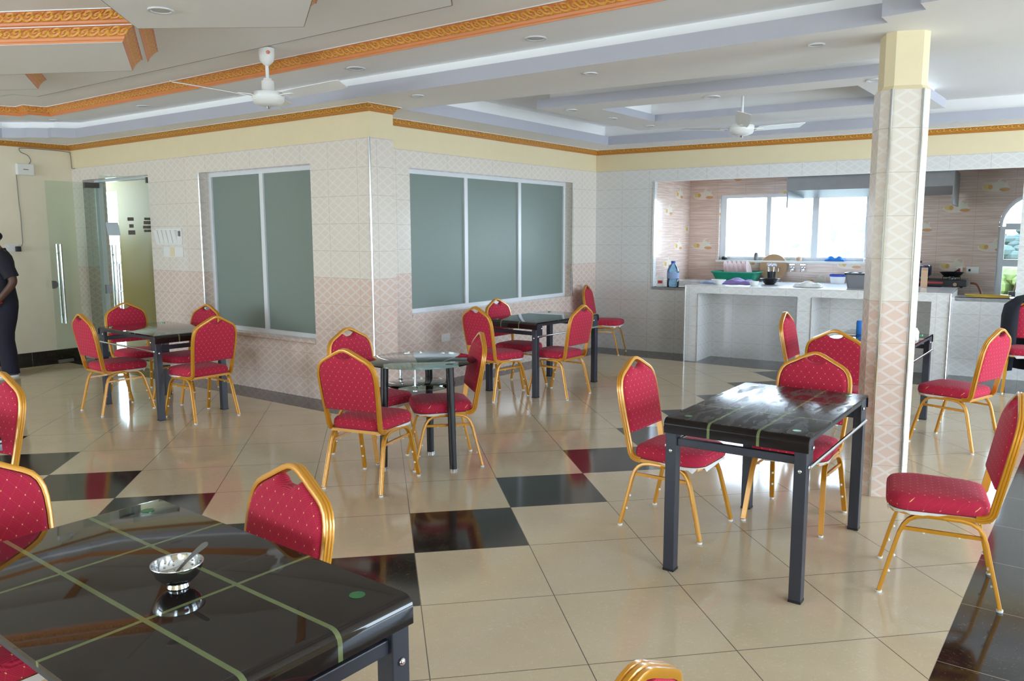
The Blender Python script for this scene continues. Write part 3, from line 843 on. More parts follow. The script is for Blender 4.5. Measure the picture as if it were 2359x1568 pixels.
t = empty('cutlery_holder', at(UC(-3.86, 1.15), 1.14, .94), 0, 'black cutlery holder full of spoons right of the green basket', 'cutlery holder')
lathe_obj('pot', [(.0, 0), (.05, 0), (.06, .15), (.055, .15), (.048, .01), (.0, .01)], MT['black_m'], t)
for k in range(5):
    b = MB(); a = 2 * PI * k / 5; b.tube([(.02 * math.cos(a), .02 * math.sin(a), .02), (.05 * math.cos(a), .05 * math.sin(a), .22)], .004, 6); b.ball((.053 * math.cos(a), .053 * math.sin(a), .24), .018, (1, .4, 1.4)); b.build('spoon', MT['chrome'], t, smooth=True)
def cloth(name, mat, u, w, su, sw, label, cat, h=.03, seed=1, z=CT):
    rr = random.Random(seed); N = 12; b = MB(); V = []
    for j in range(N + 1):
        for i in range(N + 1):
            x, y = i / N * 2 - 1, j / N * 2 - 1
            e = max(0, 1 - max(abs(x), abs(y)) ** 3)
            V.append((x * su * (1 + .06 * math.sin(5 * y)), y * sw * (1 + .08 * math.sin(4 * x + seed)), .004 + e * h * (.45 + .55 * abs(math.sin(3.1 * x + seed) * math.cos(2.3 * y + seed))) + rr.random() * .003 * e))
    F = [(j * (N + 1) + i, j * (N + 1) + i + 1, (j + 1) * (N + 1) + i + 1, (j + 1) * (N + 1) + i) for j in range(N) for i in range(N)]
    b.add(V, F); b.add([(x, y, .0005) for x, y, z_ in V], [q[::-1] for q in F])
    o = b.build(name, mat, None, smooth=True, loc=at(u, w, z)); o.rotation_euler = (0, 0, AC); return tag(o, label, cat)
cloth('folded_cloth', MT['purple'], UC(-3.92, 0), 0.05, .21, .20, 'purple cloth lying crumpled on the counter left of the black bowl', 'cloth', .075, 2)
cloth('folded_cloth', MT['lblue'], UC(-4.27, 0), 0.0, .11, .14, 'pale blue cloth spread on the left end of the counter', 'cloth', .03, 5)
tag(lathe_obj('serving_bowl', [(.0, 0), (.04, 0), (.045, .008), (.09, .05), (.095, .062), (.085, .05), (.0, .012)], MT['white'], None, at(UC(-4.07, -.2), -.22, CT)), 'small white bowl on the front edge of the counter before the purple cloth', 'bowl')
tag(lathe_obj('mixing_bowl', [(.0, 0), (.06, 0), (.11, .06), (.125, .075), (.118, .072), (.055, .012), (.0, .01)], MT['black_m'], None, at(UC(-3.52, .05), .08, CT)), 'black bowl on the counter right of the purple cloth', 'bowl')
tag(lathe_obj('tea_cup', [(.0, 0), (.04, 0), (.055, .04), (.058, .055), (.05, .05), (.0, .01)], MT['white'], None, at(UC(-3.60, -.3), -.25, CT)), 'white cup on the counter in front of the black bowl', 'cup')
cloth('plastic_bag', MT['wplastic'], UC(-2.98, 0), -.22, .16, .10, 'crumpled white plastic bag on the middle of the counter', 'bag', .08, 8)
t = empty('food_tub', at(UC(-3.0, 1.25), 1.2, .94), 0, 'small white tub with a blue rim on the worktop behind the counter', 'tub')
lathe_obj('body', [(.0, 0), (.085, 0), (.10, .10), (.09, .10), (.08, .01), (.0, .01)], MT['white'], t); b = MB(); b.lathe([(.10, .10), (.106, .10), (.106, .13), (.10, .13), (.10, .10)], 24); b.build('rim', MT['bluecap'], t, smooth=True)
t = empty('storage_basket', at(UC(-2.36, -.1), -.12, CT), AC, 'grey plastic basket of white packets on the counter beside the pillar', 'basket')
b = MB(); o1 = rrect(.17, .12, .03); o2 = rrect(.20, .145, .035); o3 = rrect(.19, .135, .03)
for zz0, zz1, A, B_ in ((0, .17, o1, o2), (.17, .17, o2, o3), (.17, .02, o3, rrect(.16, .11, .03))):
    n = len(A); b.add([(*p, zz0) for p in A] + [(*p, zz1) for p in B_], [(i, (i + 1) % n, n + (i + 1) % n, n + i) for i in range(n)])
b.face([(*p, 0) for p in o1]); b.face([(*p, .02) for p in rrect(.16, .11, .03)]); b.build('tub', MT['greyp'], t, smooth=True, fix=False)
b = MB(); b.sweep([(*p, .172) for p in rrect(.2, .145, .035)], [(-.01, -.007), (.01, -.007), (.01, .007), (-.01, .007)], (0, 0, 1), True); b.build('rim', MT['black_m'], t, smooth=True)
for k in range(5):
    o = MB(); o.ball((0, 0, 0), .05, (1.1, .8, .8)); tag(o.build('food_packet', MT['wplastic'], None, smooth=True, loc=at(UC(-2.36, -.1) - .11 + .11 * (k % 3), -.155 + .09 * (k // 3), CT + .145)), 'white packet lying in the grey counter basket', 'packet', 'packets in the grey basket')
# taps over the worktop
for k, (xx, lab) in enumerate(((-3.99, 'first chrome wall tap from the left below the kitchen window'), (-3.85, 'second chrome wall tap from the left below the kitchen window'), (-3.68, 'third chrome wall tap from the left below the kitchen window'), (-3.53, 'fourth chrome wall tap from the left, rightmost below the kitchen window'))):
    t = empty('wall_tap', at(UC(xx, 1.45), 1.49, 1.13), AC, lab, 'tap', 'wall taps below the kitchen window')
    b = MB(); b.tube([(0, 0, 0), (0, -.09, 0), (0, -.12, -.01), (0, -.13, -.05)], .013, 8); b.build('spout', MT['chrome'], t, smooth=True)
    b = MB(); b.tube([(0, -.04, 0), (0, -.04, .05)], .009, 8); b.box((-.035, -.048, .045), (.035, -.032, .058)); b.build('handle', MT['chrome'], t, smooth=True)
    b = MB(); b.tube([(0, 0, 0), (0, -.008, 0)], .028, 14); b.build('flange', MT['chrome'], t, smooth=True)
# things along the kitchen window sill
for nm, mt, xx, r, h, lab, cat in (('sponge', 'black_m', -4.67, .04, .05, 'dark sponge at the left end of the kitchen window sill', 'sponge'), ('soap_bottle', 'steel', -4.2, .035, .11, 'dark bottle on the window sill beside the first mullion', 'bottle'), ('drinking_glass', 'glass', -3.74, .035, .09, 'drinking glass on the kitchen window sill above the second tap', 'glass'),
                                   ('spice_jar', 'tan', -3.60, .04, .06, 'tan jar on the kitchen window sill above the right taps', 'jar'), ('candle', 'wplastic', -2.72, .03, .05, 'small white pot near the right end of the kitchen window sill', 'pot'), ('scouring_pad', 'greyp', -2.55, .05, .04, 'grey pad at the right end of the kitchen window sill', 'pad')):
    tag(lathe_obj(nm, [(.0, 0), (r * .9, 0), (r, h * .15), (r, h * .75), (r * .6, h), (.0, h)], MT[mt], None, at(UC(xx, 1.5), 1.47, 1.236), 14), lab, cat)
cloth('rag', MT['blue'], UC(-3.12, 1.5), 1.47, .13, .035, 'blue rag on the kitchen window sill', 'cloth', .075, 3, 1.236)
# cooker and pans at the right end
st = empty('gas_cooker', at(UC(-1.82, 1.2), 1.2, .94), AC, 'black table-top gas cooker with a red stripe at the right end of the worktop', 'cooker')
b = MB(); b.box((-.36, -.18, .015), (.36, .18, .10)); b.build('body', MT['black_m'], st, bevel=.008)
b = MB(); b.box((-.35, -.184, .05), (.10, -.179, .072)); b.build('stripe', MT['redp'], st)
for k in (-.18, .18):
    b = MB(); b.lathe([(.0, .10), (.05, .10), (.05, .118), (.0, .122)], 18, (k, 0, 0)); b.build('burner', MT['steel'], st, smooth=True)
    b = MB(); b.tube([(k * 1.3, -.18, .045), (k * 1.3, -.205, .045)], .022, 12); b.build('knob', MT['tan'], st, smooth=True)
    b = MB()
    for a in range(4):
        b.tube([(k + .03 * math.cos(a * PI / 2), .03 * math.sin(a * PI / 2), .13), (k + .10 * math.cos(a * PI / 2), .10 * math.sin(a * PI / 2), .13), (k + .10 * math.cos(a * PI / 2), .10 * math.sin(a * PI / 2), .10)], .005, 6)
    b.build('pan_support', MT['black_m'], st, smooth=True)
for a, c in ((-.3, -.12), (.3, -.12), (-.3, .12), (.3, .12)):
    b = MB(); b.lathe([(.015, 0), (.02, .016)], 10, (a, c, 0)); b.build('foot', MT['black_m'], st)
P_ = at(UC(-1.82, 1.2) + .18, 1.2, 1.076)
t = empty('frying_pan', P_, AC, 'black frying pan on the right burner of the cooker', 'pan')
lathe_obj('pan', [(.0, 0), (.09, 0), (.14, .055), (.135, .055), (.088, .006), (.0, .006)], MT['black_m'], t)
b = MB(); b.tube([(.02, .13, .045), (.05, .30, .07)], .011, 8); b.build('handle', MT['black_m'], t, smooth=True)
P_ = at(UC(-1.82, 1.2) - .18, 1.2, 1.076)
t = empty('cooking_pot', P_, AC, 'dark blue cooking pot with a shiny lid on the left burner', 'pot')
lathe_obj('pot', [(.0, 0), (.115, 0), (.13, .02), (.13, .13), (.125, .13), (.12, .01), (.0, .01)], MT['pot'], t); lathe_obj('lid', [(.132, .13), (.128, .14), (.06, .165), (.0, .17)], MT['chrome'], t); lathe_obj('lid_knob', [(.008, .168), (.018, .185), (.0, .195)], MT['black_m'], t, None, 12)
t = empty('paper_carton', at(UC(-1.84, .7), .42, CT), R(12), 'tall tan carton standing on the counter in front of the cooker', 'carton')
b = MB(); b.box((-.035, -.03, 0), (.035, .03, .20)); b.build('body', MT['tan'], t); b = MB(); b.prism([(-.03, .20), (.03, .20), (0, .235)], -.035, .035, 0, 'x'); b.build('folded_top', MT['tan'], t)
b = MB(); b.tube(smooth_path([at(UC(-1.42, 1.2), 1.15, 1.0), at(UC(-1.36, 1.2), 1.10, 0.99), at(UC(-1.31, 1.1), 1.05, .93), at(UC(-1.29, 1.1), 1.02, .84), at(UC(-1.29, 1.1), 1.02, .5), at(UC(-1.29, 1.1), 1.02, .012)]), .014, 8)
tag(b.build('gas_hose', MT['hose'], None, smooth=True), 'brown gas hose hanging down from the right side of the cooker', 'hose')
ct_ = empty('round_tray', at(UC(-1.13, .2), .26, .896), 0, 'yellow round tray on the low sill right of the counter', 'tray')
b = MB(); b.lathe([(.0, 0), (.22, 0), (.235, .022), (.228, .022), (.215, .006), (.0, .006)], 30); o = b.build('tray', MT['yel'], ct_, smooth=True); o.scale = (1, .55, 1)
for xx, w_, lab in ((-1.60, .075, 'small white switch plate with a red rocker on the kitchen back wall'), (-1.45, .14, 'wide white double socket plate on the kitchen back wall')):
    t = empty('wall_switch', at(UC(xx, 1.5), 1.5, 1.147), AC, lab, 'switch')
    b = MB(); b.box((-w_ / 2, -.012, -.045), (w_ / 2, 0, .045)); b.build('plate', MT['white'], t, bevel=.003)
    b = MB(); b.box((-w_ / 4 - .012, -.017, -.015), (-w_ / 4 + .012, -.012, .015)) if w_ > .1 else b.box((-.012, -.017, -.02), (.012, -.012, .02)); b.build('rocker', MT['redp'] if w_ < .1 else MT['black_m'], t)
t = empty('brush_pot', at(UC(-1.0, 1.5), 1.47, .78), 0, 'dark pot holding a brush on the sill of the arched window', 'pot')
lathe_obj('pot', [(.0, 0), (.04, 0), (.045, .11), (.038, .11), (.035, .01), (.0, .01)], MT['greyp'], t, None, 16)
b = MB(); b.tube([(0, 0, .02), (.03, 0, .2), (.08, 0, .36)], .012, 8); b.build('brush_handle', MT['wood'], t, smooth=True)

# ---------------------------------------------------------------- outside: ground, trees
b = MB(); b.face([(-60, 12.5, -3.2), (60, 12.5, -3.2), (60, 120, -3.2), (-60, 120, -3.2)]); tag(b.build('ground', MT['earth'], fix=False), kind='structure')
def tree(x, y, h, r, mat, label, seed):
    rr = random.Random(seed); t = empty('tree', (x, y, -3.2), 0, label, 'tree', 'trees outside the kitchen')
    b = MB(); b.tube([(0, 0, 0), (.1, 0, h * .3), (0, .1, h * .6)], .16, 8); b.build('trunk', MT['bark'], t, smooth=True)
    b = MB()
    for k in range(170):
        a = rr.random() * 2 * PI; q = rr.random() ** .5 * r; zz = h * (.45 + .5 * rr.random()); q *= math.sin(PI * min(1, max(0.08, (zz / h - .36) / .68)))
        b.ball((q * math.cos(a), q * math.sin(a), zz), .16 + .2 * rr.random(), (1, 1, .7), 7, 5)
    b.build('crown', mat, t)
tree(-10.4, 24, 5.2, 2.0, MT['leaf2'], 'pale bushy tree seen through the left kitchen panes', 1)
tree(-7.4, 30, 5.6, 2.2, MT['leaf2'], 'hazy rounded tree seen through the second kitchen pane', 2)
tree(-2.6, 33, 5.2, 2.2, MT['leaf2'], 'hazy tree seen through the right kitchen panes', 3)
tree(-1.6, 19, 4.2, 1.5, MT['leaf'], 'leafy green bush seen through the arched kitchen window', 4)

# ---------------------------------------------------------------- tiled pillar
pl = empty('tiled_pillar', (-1.092, 5.362, 0), R(25), 'slender eight-sided tiled pillar with chrome edges between the tables', 'pillar')
PW, PC = 0.084, 0.052
def octo(hw, c):
    h = hw + c
    return [(-hw, -h), (hw, -h), (h, -hw), (h, hw), (hw, h), (-hw, h), (-h, hw), (-h, -hw)]
b = MB(); O8 = octo(PW, PC); acc = 0.0
for i in range(8):
    p, q = O8[i], O8[(i + 1) % 8]; L = math.dist(p, q); u0 = (.2 - L / 2)
    b.face([(*p, 0), (*q, 0), (*q, 2.45), (*p, 2.45)], [(u0, 0), (u0 + L, 0), (u0 + L, 2.45), (u0, 2.45)])
b.face([(*p, 2.45) for p in O8]); b.build('tiled_shaft', MT['tile2'], pl)
O9 = octo(PW - .010, PC - .006); b = MB()
b.prism(octo(PW - .010, PC - .006), 2.47, 2.785)
n = 8; b.add([(*p, 2.45) for p in O8] + [(*p, 2.475) for p in O9], [(i, (i + 1) % n, n + (i + 1) % n, n + i) for i in range(n)]); b.build('painted_neck', MT['cream'], pl)
for i, (x, y) in enumerate(O8):
    if i not in (0, 1, 4, 5):
        continue
    b = MB(); b.tube([(x * 1.015, y * 1.015, 0), (x * 1.015, y * 1.015, 2.452)], .0085, 8); b.build('edge_strip', MT['chrome'], pl, smooth=True)

# ---------------------------------------------------------------- banquet chairs
TUBE = [(-.016, -.009), (.016, -.009), (.017, .004), (.0145, .0085), (.0085, .0085), (.006, .006), (.003, .0095), (-.003, .0095), (-.006, .006), (-.0085, .0085), (-.0145, .0085), (-.017, .004)]
def xb(z): return -.188 - (z - .40) * .19
def back_curve(off=0.0):
    """right half from the bottom post up to the peak: (y, z)"""
    pts = [(.190, .42), (.197, .52), (.2035, .62), (.207, .70), (.206, .752)]
    pts += [(.201, .785), (.190, .815), (.172, .838), (.148, .854), (.11, .873), (.072, .893), (.042, .908), (.02, .9165), (0, .919)]
    if off:
        q = []
        for i, p in enumerate(pts):
            a = Vector(pts[max(0, i - 1)]); c = Vector(pts[min(len(pts) - 1, i + 1)]); d = (c - a).normalized() if i < len(pts) - 1 else Vector((-1, 0))
            nn = Vector((d.y, -d.x)); q.append((p[0] - nn.x * off, p[1] - nn.y * off))
        return q
    return pts
def seat_outline(g=0.0):
    """x forward, y left; g shrinks"""
    f, bk, wf, wb = .228 - g, -.188 + g, .212 - g, .196 - g
    rf, rb = .095, .075; out = []
    def corner(cx, cy, r, a0):
        return arc((cx, cy), r, a0, a0 + 90, 6)
    out += corner(f - rf, wf - rf, rf, 0); out += corner(bk + rb, wb - rb, rb, 90); out += corner(bk + rb, -wb + rb, rb, 180); out += corner(f - rf, -wf + rf, rf, 270)
    return out
def make_chair():
    t = empty('banquet_chair'); G = MT['gold']
    b = MB(); lay = [(.016, .392), (.003, .402), (.0, .418), (.002, .442), (.012, .458), (.035, .467), (.085, .472)]
    rings = [[(x, y, z) for x, y in seat_outline(g)] for g, z in lay]; n = len(rings[0]); V = [p for r_ in rings for p in r_]
    F = [(k * n + i, k * n + (i + 1) % n, (k + 1) * n + (i + 1) % n, (k + 1) * n + i) for k in range(len(lay) - 1) for i in range(n)]
    F += [list(range(n))[::-1], [(len(lay) - 1) * n + i for i in range(n)]]
    b.add(V, F); b.build('seat', MT['fseat'], t, smooth=True)
    # back pad
    inn = back_curve(.008); half = [(y, z) for y, z in inn if z > .525 and y > .064]
    half = [(half[0][0] - .001, .525)] + half + [(.062, .886), (.052, .882), (.044, .874), (.03, .867), (.015, .8635), (0, .8625)]
    out = half + [(-y, z) for y, z in half[:-1]][::-1]; n = len(out); b = MB(); cz = .69
    rings = []
    for s, dx in ((.86, .030), (.95, .024), (.995, .010), (1.0, .0), (.995, -.010), (.95, -.019), (.86, -.022)):
        rings.append([(xb(cz + (z - cz) * s) + dx, y * s, cz + (z - cz) * s) for y, z in out])
    V = [p for r_ in rings for p in r_]; F = [(k * n + i, k * n + (i + 1) % n, (k + 1) * n + (i + 1) % n, (k + 1) * n + i) for k in range(6) for i in range(n)]
    F += [list(range(n)), [6 * n + i for i in range(n)][::-1]]
    b.add(V, F); b.build('backrest', MT['fback'], t, smooth=True)
    # back frame
    hc_ = back_curve(); path = [(-.13, .188, .388), (-.16, .188, .391), (-.180, .189, .401)] + [(xb(z), y, z) for y, z in hc_]
    path = path + [(x, -y, z) for x, y, z in path[:-1]][::-1]
    b = MB(); b.sweep(path, TUBE, (math.cos(R(10.8)), 0, math.sin(R(10.8)))); b.build('back_frame', G, t, smooth=True)
    # seat frame under the cushion
    sq = [(-.009, -.009), (.009, -.009), (.009, .009), (-.009, .009)]
    b = MB(); b.sweep([(-.14, .186, .386), (.15, .192, .386), (.19, .17, .386), (.205, .12, .386), (.207, 0, .386), (.205, -.12, .386), (.19, -.17, .386), (.15, -.192, .386), (-.14, -.186, .386)], sq, (0, 0, 1))
    b.box((-.185, -.186, .377), (-.165, .186, .395)); b.build('seat_frame', G, t, smooth=True)
    LT = [(-.013, -.008), (.013, -.008), (.014, .003), (.012, .0075), (.0065, .0075), (.004, .0055), (.002, .008), (-.002, .008), (-.004, .0055), (-.0065, .0075), (-.012, .0075), (-.014, .003)]
    for s in (1, -1):
        fp = [(.236, .214, .012), (.20, .205, .16), (.168, .197, .285), (.152, .194, .325), (.132, .191, .352), (.105, .189, .369), (.07, .188, .376), (-.005, .187, .376)]
        rp = [(-.240, .214, .012), (-.205, .205, .16), (-.176, .197, .285), (-.162, .194, .325), (-.142, .191, .352), (-.112, .189, .369), (-.075, .188, .376), (-.005, .187, .376)]
        for p_ in (fp, rp):
            pth = [(x, s * y, z) for x, y, z in p_]
            b = MB(); b.sweep(pth, LT, (0, 1, 0)); lg = b.build('leg', G, t, smooth=True)
            x, y, z = pth[0]; c = MB(); c.lathe([(.0, 0), (.0125, .0), (.0135, .003), (.0135, .011), (.0, .011)], 10, (x, y, 0)); c.build('foot_cap', MT['wplastic'], lg, smooth=True)
            for q, (i0, tt) in enumerate(((0, .62), (1, .15))):
                a, d = Vector(pth[i0]), Vector(pth[i0 + 1]); p = a + (d - a) * tt; c = MB(); sg = -1 if p_ is fp else 1
                c.ball((p.x + sg * .012, p.y - s * .004, p.z), .0075, (1, 1, 1), 8, 6); c.build('bumper', MT['wplastic'], lg, smooth=True)
        b = MB(); b.sweep([(.160, s * .196, .312), (-.166, s * .196, .308)], [(-.006, -.008), (.006, -.008), (.006, .008), (-.006, .008)], (0, 1, 0)); st_ = b.build('stretcher', G, t)
        for x in (.07, -.07):
            c = MB(); c.ball((x, s * .196, .299), .006, (1, 1, 1), 8, 5); c.build('bumper', MT['wplastic'], st_, smooth=True)
    # torn white lining under the cushion
    rr = random.Random(9); so = seat_outline(.004); n = len(so); b = MB()
    dz = [.006 + .012 * rr.random() + (.018 if rr.random() > .8 else 0) for _ in range(n)]
    b.add([(x, y, .396) for x, y in so] + [(x * .985, y * .985, .394 - dz[i]) for i, (x, y) in enumerate(so)], [(i, (i + 1) % n, n + (i + 1) % n, n + i) for i in range(n)])
    b.build('lining', MT['lining'], t, fix=False)
    return t
chair0 = make_chair(); CH_used = []
def place_chair(x, y, deg, label):
    c = chair0 if not CH_used else copy_tree(chair0)
    CH_used.append(c); c.location = (x, y, 0); c.rotation_euler = (0, 0, R(deg))
    return tag(c, label, 'chair', 'red banquet chairs')
for a in ((-.56, 4.05, 191.6, 'red banquet chair in the right foreground with its rear legs on the black floor strip'),
          (-1.876, 4.06, 0, 'red banquet chair at the left long side of the dusty table by the pillar'),
          (-1.37, 4.56, -90, 'red banquet chair behind the far end of the dusty table by the pillar'),
          (-3.82, 3.575, 104, 'red banquet chair nearest the camera at the round glass table, seen from behind'),
          (-4.32, 4.09, 0, 'red banquet chair left of the round glass table, close to the wall corner'),
          (-3.775, 4.229, 231, 'red banquet chair right of the round glass table, its back nearly edge-on'),
          (-6.50, 4.03, 180, 'red banquet chair at the right end of the table near the glass doors'),
          (-7.40, 3.73, 87, 'red banquet chair at the near long side of the table by the glass doors'),
          (-7.98, 4.27, -5, 'red banquet chair at the left end of the table by the glass doors'),
          (-7.33, 4.40, -84, 'red banquet chair between the table by the glass doors and the two-pane window'),
          (-4.90, 6.31, 80, 'red banquet chair at the near end of the table under the three-pane window'),
          (-5.10, 6.93, 0, 'red banquet chair on the wall side of the table under the three-pane window'),
          (-4.455, 6.77, 180, 'red banquet chair on the room side of the table under the three-pane window'),
          (-5.54, 9.58, 15, 'red banquet chair alone in the far corner against the white tiled wall'),
          (-2.04, 7.22, 3, 'red banquet chair left of the table behind the pillar, turned side-on'),
          (-1.584, 6.33, 90, 'red banquet chair left of the pillar seen from behind, its dark back hiding a table'),
          (-.90, 6.93, 163, 'red banquet chair right of the pillar facing the table behind it'),
          (-.62, 9.68, -86, 'red banquet chair at the right photo edge with a dark jacket over it'),
          (-4.51, 1.42, -80, 'red banquet chair at the left edge of the photo, farther of the two there'),
          (-2.57, .95, 0, 'red banquet chair at the left end of the foreground table, cut by the photo edge'),
          (-1.99, 1.235, -95, 'red banquet chair on the far side of the foreground table, close to the bowl'),
          (-.855, 1.09, 180, 'red banquet chair at the right end of the foreground table, only its gold top showing')):
    place_chair(*a)

# ---------------------------------------------------------------- dining tables
def make_table():
    t = empty('dining_table'); L, W, H = .578, .335, .755; r = .03
    outer_ = [(-L, .685)] + [(-L + r + r * math.cos(R(a)), H - r + r * math.sin(R(a))) for a in (180, 157, 135, 112, 90)] + [(L - r + r * math.cos(R(a)), H - r + r * math.sin(R(a))) for a in (90, 67, 45, 22, 0)] + [(L, .685)]
    th = .012
    inner_ = [(L - th, .685), (L - th, H - r)] + [(L - r + (r - th) * math.cos(R(a)), H - r + (r - th) * math.sin(R(a))) for a in (30, 60, 90)] + [(-L + r + (r - th) * math.cos(R(a)), H - r + (r - th) * math.sin(R(a))) for a in (90, 120, 150)] + [(-L + th, H - r), (-L + th, .685)]
    b = MB(); poly = outer_ + inner_; n = len(poly); V = []; F = []
    no = len(outer_)
    ii = [inner_[-1]] + [inner_[-2]] + list(inner_[5:8])[::-1] + list(inner_[2:5])[::-1] + [inner_[1], inner_[0]]
    # pair outer and inner runs as quads (both 12 and 10 long): bridge simply with strips per side
    def strip(y):
        return [(x, y, z) for x, z in outer_] + [(x, y, z) for x, z in inner_]
    V = strip(-W) + strip(W)
    F = [(i, i + 1, n + i + 1, n + i) for i in range(n - 1)] + [(n - 1, 0, n, 2 * n - 1)]
    pl_ = [Vector((x, z, 0)) for x, z in poly]
    for tr in geometry.tessellate_polygon([pl_]):
        F.append(tuple(tr)); F.append(tuple(n + q for q in tr)[::-1])
    b.add(V, F); top = b.build('glass_top', MT['top'], t, smooth=True)
    for sx_ in (1, -1):
        for sy_ in (1, -1):
            x, y = sx_ * .543, sy_ * .301
            b = MB(); b.box((x - .027, y - .027, 0.008), (x + .027, y + .027, .742)); b.box((x - sx_ * .075 if sx_ > 0 else x + .027, y - .02, .70) if False else (min(x, x - sx_ * .08), y + sy_ * .020, .60), (max(x, x - sx_ * .08), y + sy_ * .026, .742))
            lg = b.build('leg', MT['frame'], t, bevel=.003)
            c = MB(); c.box((x - .028, y - .028, 0), (x + .028, y + .028, .012)); c.build('foot_pad', MT['black_m'], lg)
            for bp, bs in (((x, y + sy_ * .030, .615), (1, .6, 1)), ((x - sx_ * .06, y + sy_ * .030, .69), (1, .6, 1)), ((x + sx_ * .030, y, .60), (.6, 1, 1))):
                c = MB(); c.ball(bp, .010, bs, 10, 6); c.build('bolt', MT['chrome'], lg, smooth=True)
            c = MB(); c.lathe([(.0, .7552), (.019, .7552), (.019, .7560), (.0, .7560)], 20, (sx_ * .475, sy_ * .255, 0)); c.build('support_disc', MT['greendisc'], t)
    for sx_ in (1, -1):
        b = MB(); b.box((sx_ * .543 - .015, -.274, .625), (sx_ * .543 + .015, .274, .662)); b.build('end_rail', MT['frame'], t, bevel=.003)
    for sy_ in (1, -1):
        b = MB(); b.box((-.516, sy_ * .315 - .010, .715), (.516, sy_ * .315 + .010, .742)); b.build('side_rail', MT['frame'], t, bevel=.002)
        b = MB(); b.tube([(-.543, sy_ * .334, .615), (.543, sy_ * .334, .615)], .0085, 10); b.build('towel_rod', MT['chrome'], t, smooth=True)
    return t
tb0 = make_table()
TB = [(-1.335, 4.01, 91.3, 'black glass dining table with a dusty smeared top in front of the tiled pillar', True),
      (-1.893, .998, -1.2, 'black glass dining table in the near left foreground with a metal bowl on it', False),
      (-7.165, 4.06, -3.8, 'black glass dining table near the glass doors with four chairs round it', False),
      (-4.83, 7.03, 88.6, 'black glass dining table under the three-pane window beside the far corner', False),
      (-1.545, 7.16, 90, 'black glass dining table partly hidden behind the tiled pillar', False),
      (-4.41, 1.045, 4, 'black glass dining table just outside the left photo edge with one corner showing', False)]
for k, (x, y, d, lab, dusty) in enumerate(TB):
    t = tb0 if k == 0 else copy_tree(tb0)
    t.location = (x, y, 0); t.rotation_euler = (0, 0, R(d)); tag(t, lab, 'table', 'black glass dining tables')
    if k == 1:
        t.scale = (1.032, 1.02, 1.01)
for o in list(bpy.data.objects):
    if o.name.startswith('glass_top') and o.parent is tb0:
        o.data = o.data.copy(); o.data.materials[0] = MT['topd']

# round glass table
rt_ = empty('round_table', (-3.85, 4.09, 0), R(28), 'small round glass table with a hanging lower glass shelf and black tube legs', 'table')
b = MB(); b.lathe([(.0, .742), (.386, .742), (.39, .745), (.39, .751), (.386, .754), (.0, .754)], 64); b.build('glass_top', MT['tglass'], rt_, smooth=True)
b = MB(); b.lathe([(.0, .575), (.236, .575), (.24, .578), (.24, .582), (.236, .585), (.0, .585)], 48); b.build('glass_shelf', MT['tglass'], rt_, smooth=True)
for k, ang in enumerate((-27, 93, 213)):
    ca, sa = math.cos(R(ang)), math.sin(R(ang))
    b = MB(); b.tube([(.285 * ca, .285 * sa, .01), (.262 * ca, .262 * sa, .735)], .027, 16); lg = b.build('leg', MT['bleg'], rt_, smooth=True)
    b = MB(); b.lathe([(.0, 0), (.03, 0), (.03, .014), (.0, .014)], 16, (.285 * ca, .285 * sa, 0)); b.lathe([(.0, .734), (.03, .734), (.03, .742), (.0, .742)], 16, (.262 * ca, .262 * sa, 0)); b.build('end_cap', MT['chrome'], lg, smooth=True)
    a2 = R(ang + 60); b = MB(); b.tube([(.20 * math.cos(a2), .20 * math.sin(a2), .585), (.20 * math.cos(a2), .20 * math.sin(a2), .742)], .008, 10)
    b.lathe([(.0, .565), (.02, .565), (.02, .573), (.0, .573)], 14, (.20 * math.cos(a2), .20 * math.sin(a2), 0)); b.lathe([(.0, .587), (.02, .587), (.012, .60), (.0, .60)], 14, (.20 * math.cos(a2), .20 * math.sin(a2), 0)); b.build('hanger_rod', MT['chrome'], rt_, smooth=True)

# metal bowl and spoon
BW = (-1.79, 1.02, .7632)
bo = empty('metal_bowl', BW, 0, 'shiny steel bowl with dimpled inside on the near left table', 'bowl')
lathe_obj('bowl', [(.0, .007), (.024, .007), (.0255, .001), (.029, .001), (.026, .011), (.040, .018), (.054, .032), (.063, .052), (.065, .062), (.067, .063), (.0665, .0645), (.0625, .0635), (.0605, .052), (.052, .034), (.038, .0205), (.0, .013)], MT['chrome'], bo, None, 48)
b = MB(); rr = random.Random(3)
for k in range(14):
    for r_, z in ((.0575, .048), (.053, .039), (.0455, .029)):
        a = 2 * PI * (k + .3 * rr.random()) / 14; b.ball((r_ * math.cos(a), r_ * math.sin(a), z), .0028, (1, 1, 1), 8, 5)
b.build('dimples', MT['chrome'], bo, smooth=True)
bo.scale = (.93, .93, .95)
sd = (Rh * .62 + fw * .0 + Vector((0, 0, .0))).normalized()
sp = empty('spoon', BW, 0, 'steel spoon standing in the shiny bowl', 'spoon')
b = MB(); p0 = Vector((0, 0, .024)) - sd * .012; p1 = Vector((0, 0, .112)) + sd * .078
pts = [p0 + (p1 - p0) * q + Vector((0, 0, .006 * math.sin(PI * q))) for q in (0, .2, .4, .6, .75, .88, .96, 1)]; ws = [.0035, .0032, .0036, .0050, .0062, .0068, .0055, .002]
sdir = sd.cross(fw).cross(p1 - p0).normalized(); sdir = (p1 - p0).normalized().cross(fw).normalized(); nn_ = (p1 - p0).normalized().cross(sdir).normalized()
V = []
for q, w_ in zip(pts, ws):
    V += [tuple(q + sdir * w_ + nn_ * .0009), tuple(q - sdir * w_ + nn_ * .0009), tuple(q - sdir * w_ - nn_ * .0009), tuple(q + sdir * w_ - nn_ * .0009)]
